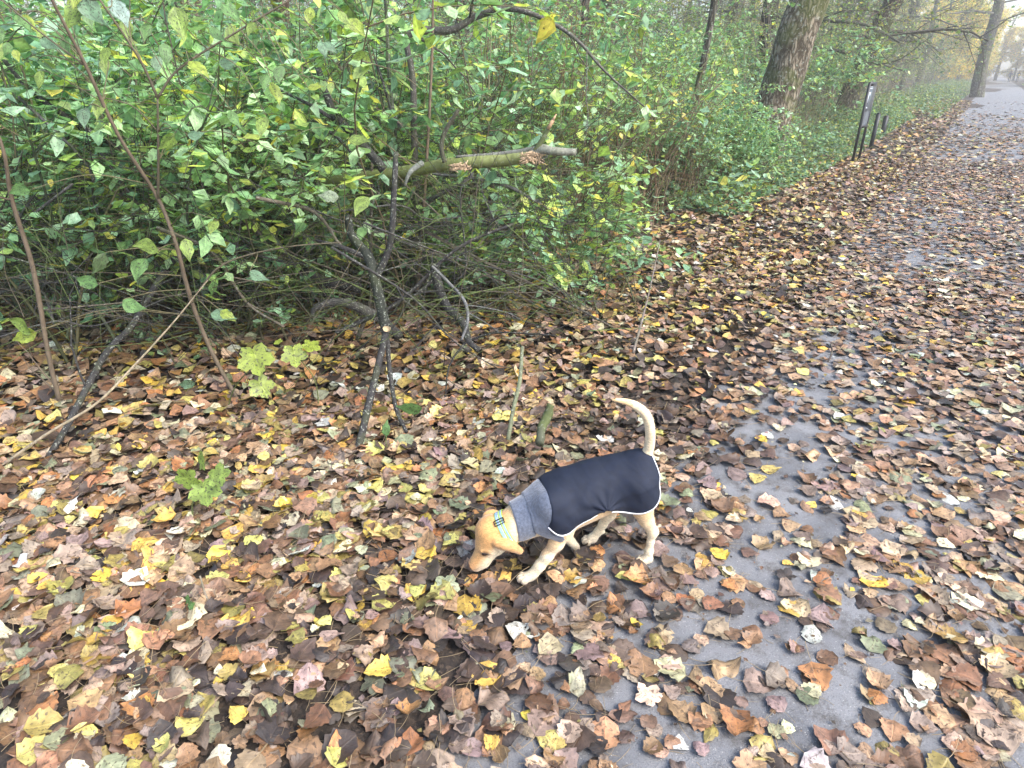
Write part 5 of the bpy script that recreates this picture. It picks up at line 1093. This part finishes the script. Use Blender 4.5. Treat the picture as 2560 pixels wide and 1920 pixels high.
# ------------------------------------------------------------------ sign, posts, walkers
def box(mb, c, ex, ey, ez, X, Y_, Z_, col=(1, 1, 1, 1)):
    V = [c + X * ex * sx + Y_ * ey * sy + Z_ * ez * sz for sx in (-1, 1) for sy in (-1, 1) for sz in (-1, 1)]
    mb.add(V, [(0, 1, 3, 2), (4, 6, 7, 5), (0, 4, 5, 1), (2, 3, 7, 6), (0, 2, 6, 4), (1, 5, 7, 3)], c=col)
if ONLY in ('', 'veg', 'sign'):
    M['black_steel'] = plain('black_steel', (.012, .014, .018), .45, var=.2); M['panel'] = plain('dark_sign_panel', (.045, .055, .065), .35, var=.12, bscale=8.)
    M['print'] = plain('pale_sign_print', (.55, .60, .65), .5, var=.05); M['print_dim'] = plain('grey_sign_print', (.16, .18, .20), .5, var=.05)
    Ysg = 13.2; tl_ = at(2167, 207, Ysg); bl_ = at(2146, 320, Ysg); pb = at(2132, 400, Ysg); Zu = tl_ - bl_; hgt = np.linalg.norm(Zu); Zu = Zu / hgt
    Zu = np.array([.03, 0, 1.]); Zu /= np.linalg.norm(Zu)
    base = np.array([pb[0], pb[1], 0.]); hgt_top = tl_[2]; hgt_bot = bl_[2]
    # board runs away from the path: narrow to the eye
    vw = np.array([base[0], base[1], 0]); vw /= np.linalg.norm(vw); perp = np.array([vw[1], -vw[0], 0]); wdir = perp * .17 + vw * .985; wdir /= np.linalg.norm(wdir); nrm = np.cross(wdir, [0, 0, 1.]); nrm = nrm if nrm @ vw < 0 else -nrm
    root = tag(empty('information_sign', base), 'slim black information sign on two posts standing in the verge beside the path', 'sign'); Wd = .62
    zc = (hgt_top + hgt_bot) / 2; hh = (hgt_top - hgt_bot) / 2
    for s_ in (0, 1):
        mb = MB(); box(mb, wdir * Wd * s_ + np.array([0, 0, hgt_top / 2 - .05]), .022, .022, hgt_top / 2 + .05, wdir, nrm, np.array([0, 0, 1.])); mb.build('post', M['black_steel'], root, False)
    mb = MB(); cc_ = wdir * Wd / 2 + np.array([0, 0, zc]); box(mb, cc_, Wd / 2 - .024, .010, hh - .03, wdir, nrm, np.array([0, 0, 1.])); mb.build('panel', M['panel'], root, False)
    for zz_ in (hgt_top - .02, hgt_bot + .02): mb = MB(); box(mb, wdir * Wd / 2 + np.array([0, 0, zz_]), Wd / 2 - .0235, .024, .03, wdir, nrm, np.array([0, 0, 1.])); mb.build('rail', M['black_steel'], root, False)
    mb = MB(); nz = nrm * .0125
    for (u0, u1, z0, z1) in ((.12, .40, .76, .79), (.12, .20, .56, .76), (.30, .38, .70, .76), (.12, .22, .44, .47), (.25, .32, .42, .46), (.12, .55, .86, .88), (.12, .50, .90, .915)):
        zc_ = hgt_bot + (z0 + z1) / 2 * 2 * hh; box(mb, wdir * Wd * (u0 + u1) / 2 + nz + np.array([0, 0, zc_]), Wd * (u1 - u0) / 2, .002, hh * (z1 - z0), wdir, nrm, np.array([0, 0, 1.]))
    mb.build('lettering', M['print'], root, False); mb = MB()
    for k in range(14):
        z0 = .06 + k * .022; zc_ = hgt_bot + z0 * 2 * hh; box(mb, wdir * Wd * .5 + nz + np.array([0, 0, zc_]), Wd * .36, .002, .0055, wdir, nrm, np.array([0, 0, 1.]))
    mb.build('text_block', M['print_dim'], root, False)
    for (x, y, yt, Yp, w, lab) in ((2178, 365, 285, 15.9, .04, 'black bollard post standing next to the information sign'), (2207, 330, 291, 19, .055, 'farther black bollard post half hidden by plants beyond the sign')):
        b_ = at(x, y, Yp); t_ = at(x + (y - yt) * .2, yt, Yp); bs = np.array([b_[0], b_[1], 0.]); h_ = t_[2]; mb = MB(); r_ = tag(empty('bollard', bs), lab, 'bollard', None)
        box(mb, np.array([0, 0, h_ / 2 - .1]), w, w, h_ / 2 + .1, wdir, nrm, np.array([.0, 0, 1.])); mb.build('post', M['black_steel'], r_, False); mb = MB(); v, f, t = tube_arr([[0, 0, h_], [0, 0, h_ + .02], [0, 0, h_ + .03]], [w * .9, w * .75, w * .3], 8); mb.add(v, f, t); mb.build('cap', M['black_steel'], r_)
    # two walkers far away
    def walker(px, lab, top_c, leg_c, seed):
        g = gnd(px, 206); f_ = Field((-.45, -.35, -.03), (.45, .35, 1.85), .022); st = .16
        for (a, b, ra, rb) in (((-.09, 0, .95), (-.10, st, .50), .085, .055), ((-.10, st, .50), (-.10, st - .06, .06), .055, .04), ((.09, 0, .95), (.10, -st * .6, .50), .085, .055), ((.10, -st * .6, .5), (.10, -st * 1.7, .10), .055, .04),
            ((0, 0, .95), (0, .02, 1.25), .14, .155), ((0, .02, 1.25), (0, .02, 1.42), .16, .12), ((0, .02, 1.42), (0, .03, 1.56), .06, .055), ((0, .04, 1.62), (0, .04, 1.68), .09, .095), ((-.17, .02, 1.40), (-.25, -.04, 1.12), .055, .045), ((-.25, -.04, 1.12), (-.24, .06, .88), .042, .035), ((.17, .02, 1.40), (.25, .06, 1.12), .055, .045), ((.25, .06, 1.12), (.24, .18, .92), .042, .035),
            ((-.10, st - .06, .05), (-.10, st + .10, .03), .045, .035), ((.10, -st * 1.7, .09), (.10, -st * 1.7 + .14, .05), .045, .035)): f_.cone(a, b, ra, rb, .05)
        V, F = surface_nets(f_.f, f_.lo, f_.h); c = np.tile(top_c, (len(V), 1)); c[V[:, 2] < .92] = leg_c; c[(V[:, 2] > 1.5)] = (.45, .28, .2); c[(V[:, 2] > 1.66)] = (.06, .04, .03); c[V[:, 2] < .1] = (.05, .05, .05)
        r_ = empty('person', (g[0], g[1], .02), -radians(34)); tag(r_, lab, 'person'); mesh('body', V, F, M['stem'], r_, True, {'tint': ('FLOAT_COLOR', np.c_[c, np.ones(len(V))])})
    walker(2521, 'walker in a dark blue jacket on the far path, closer to the verge', (.03, .04, .08), (.02, .02, .03), 1); walker(2541, 'walker in dark clothes on the far path, farther out from the verge', (.05, .04, .045), (.025, .025, .03), 2)

# ------------------------------------------------------------------ haze
if ONLY in ('', 'veg'):
    mb = MB(); box(mb, np.array([0, 0, 9.5]), 275, 275, 11.2, np.array([1., 0, 0]), np.array([0, 1., 0]), np.array([0, 0, 1.]))
    hm, nt, ns, L, P = newmat('haze_air'); ns.remove(P); pv = N(nt, 'ShaderNodeVolumePrincipled'); pv.inputs['Color'].default_value = (1, .99, .96, 1); pv.inputs['Density'].default_value = .0026; pv.inputs['Anisotropy'].default_value = .2; L.new(pv.outputs[0], ns['Material Output'].inputs['Volume'])
    tag(mb.build('haze', hm, None, False), 'thin pale autumn haze in the air', 'haze', kind='stuff')
print('objects', len(bpy.data.objects), 'polys', sum(len(m.polygons) for m in bpy.data.meshes))
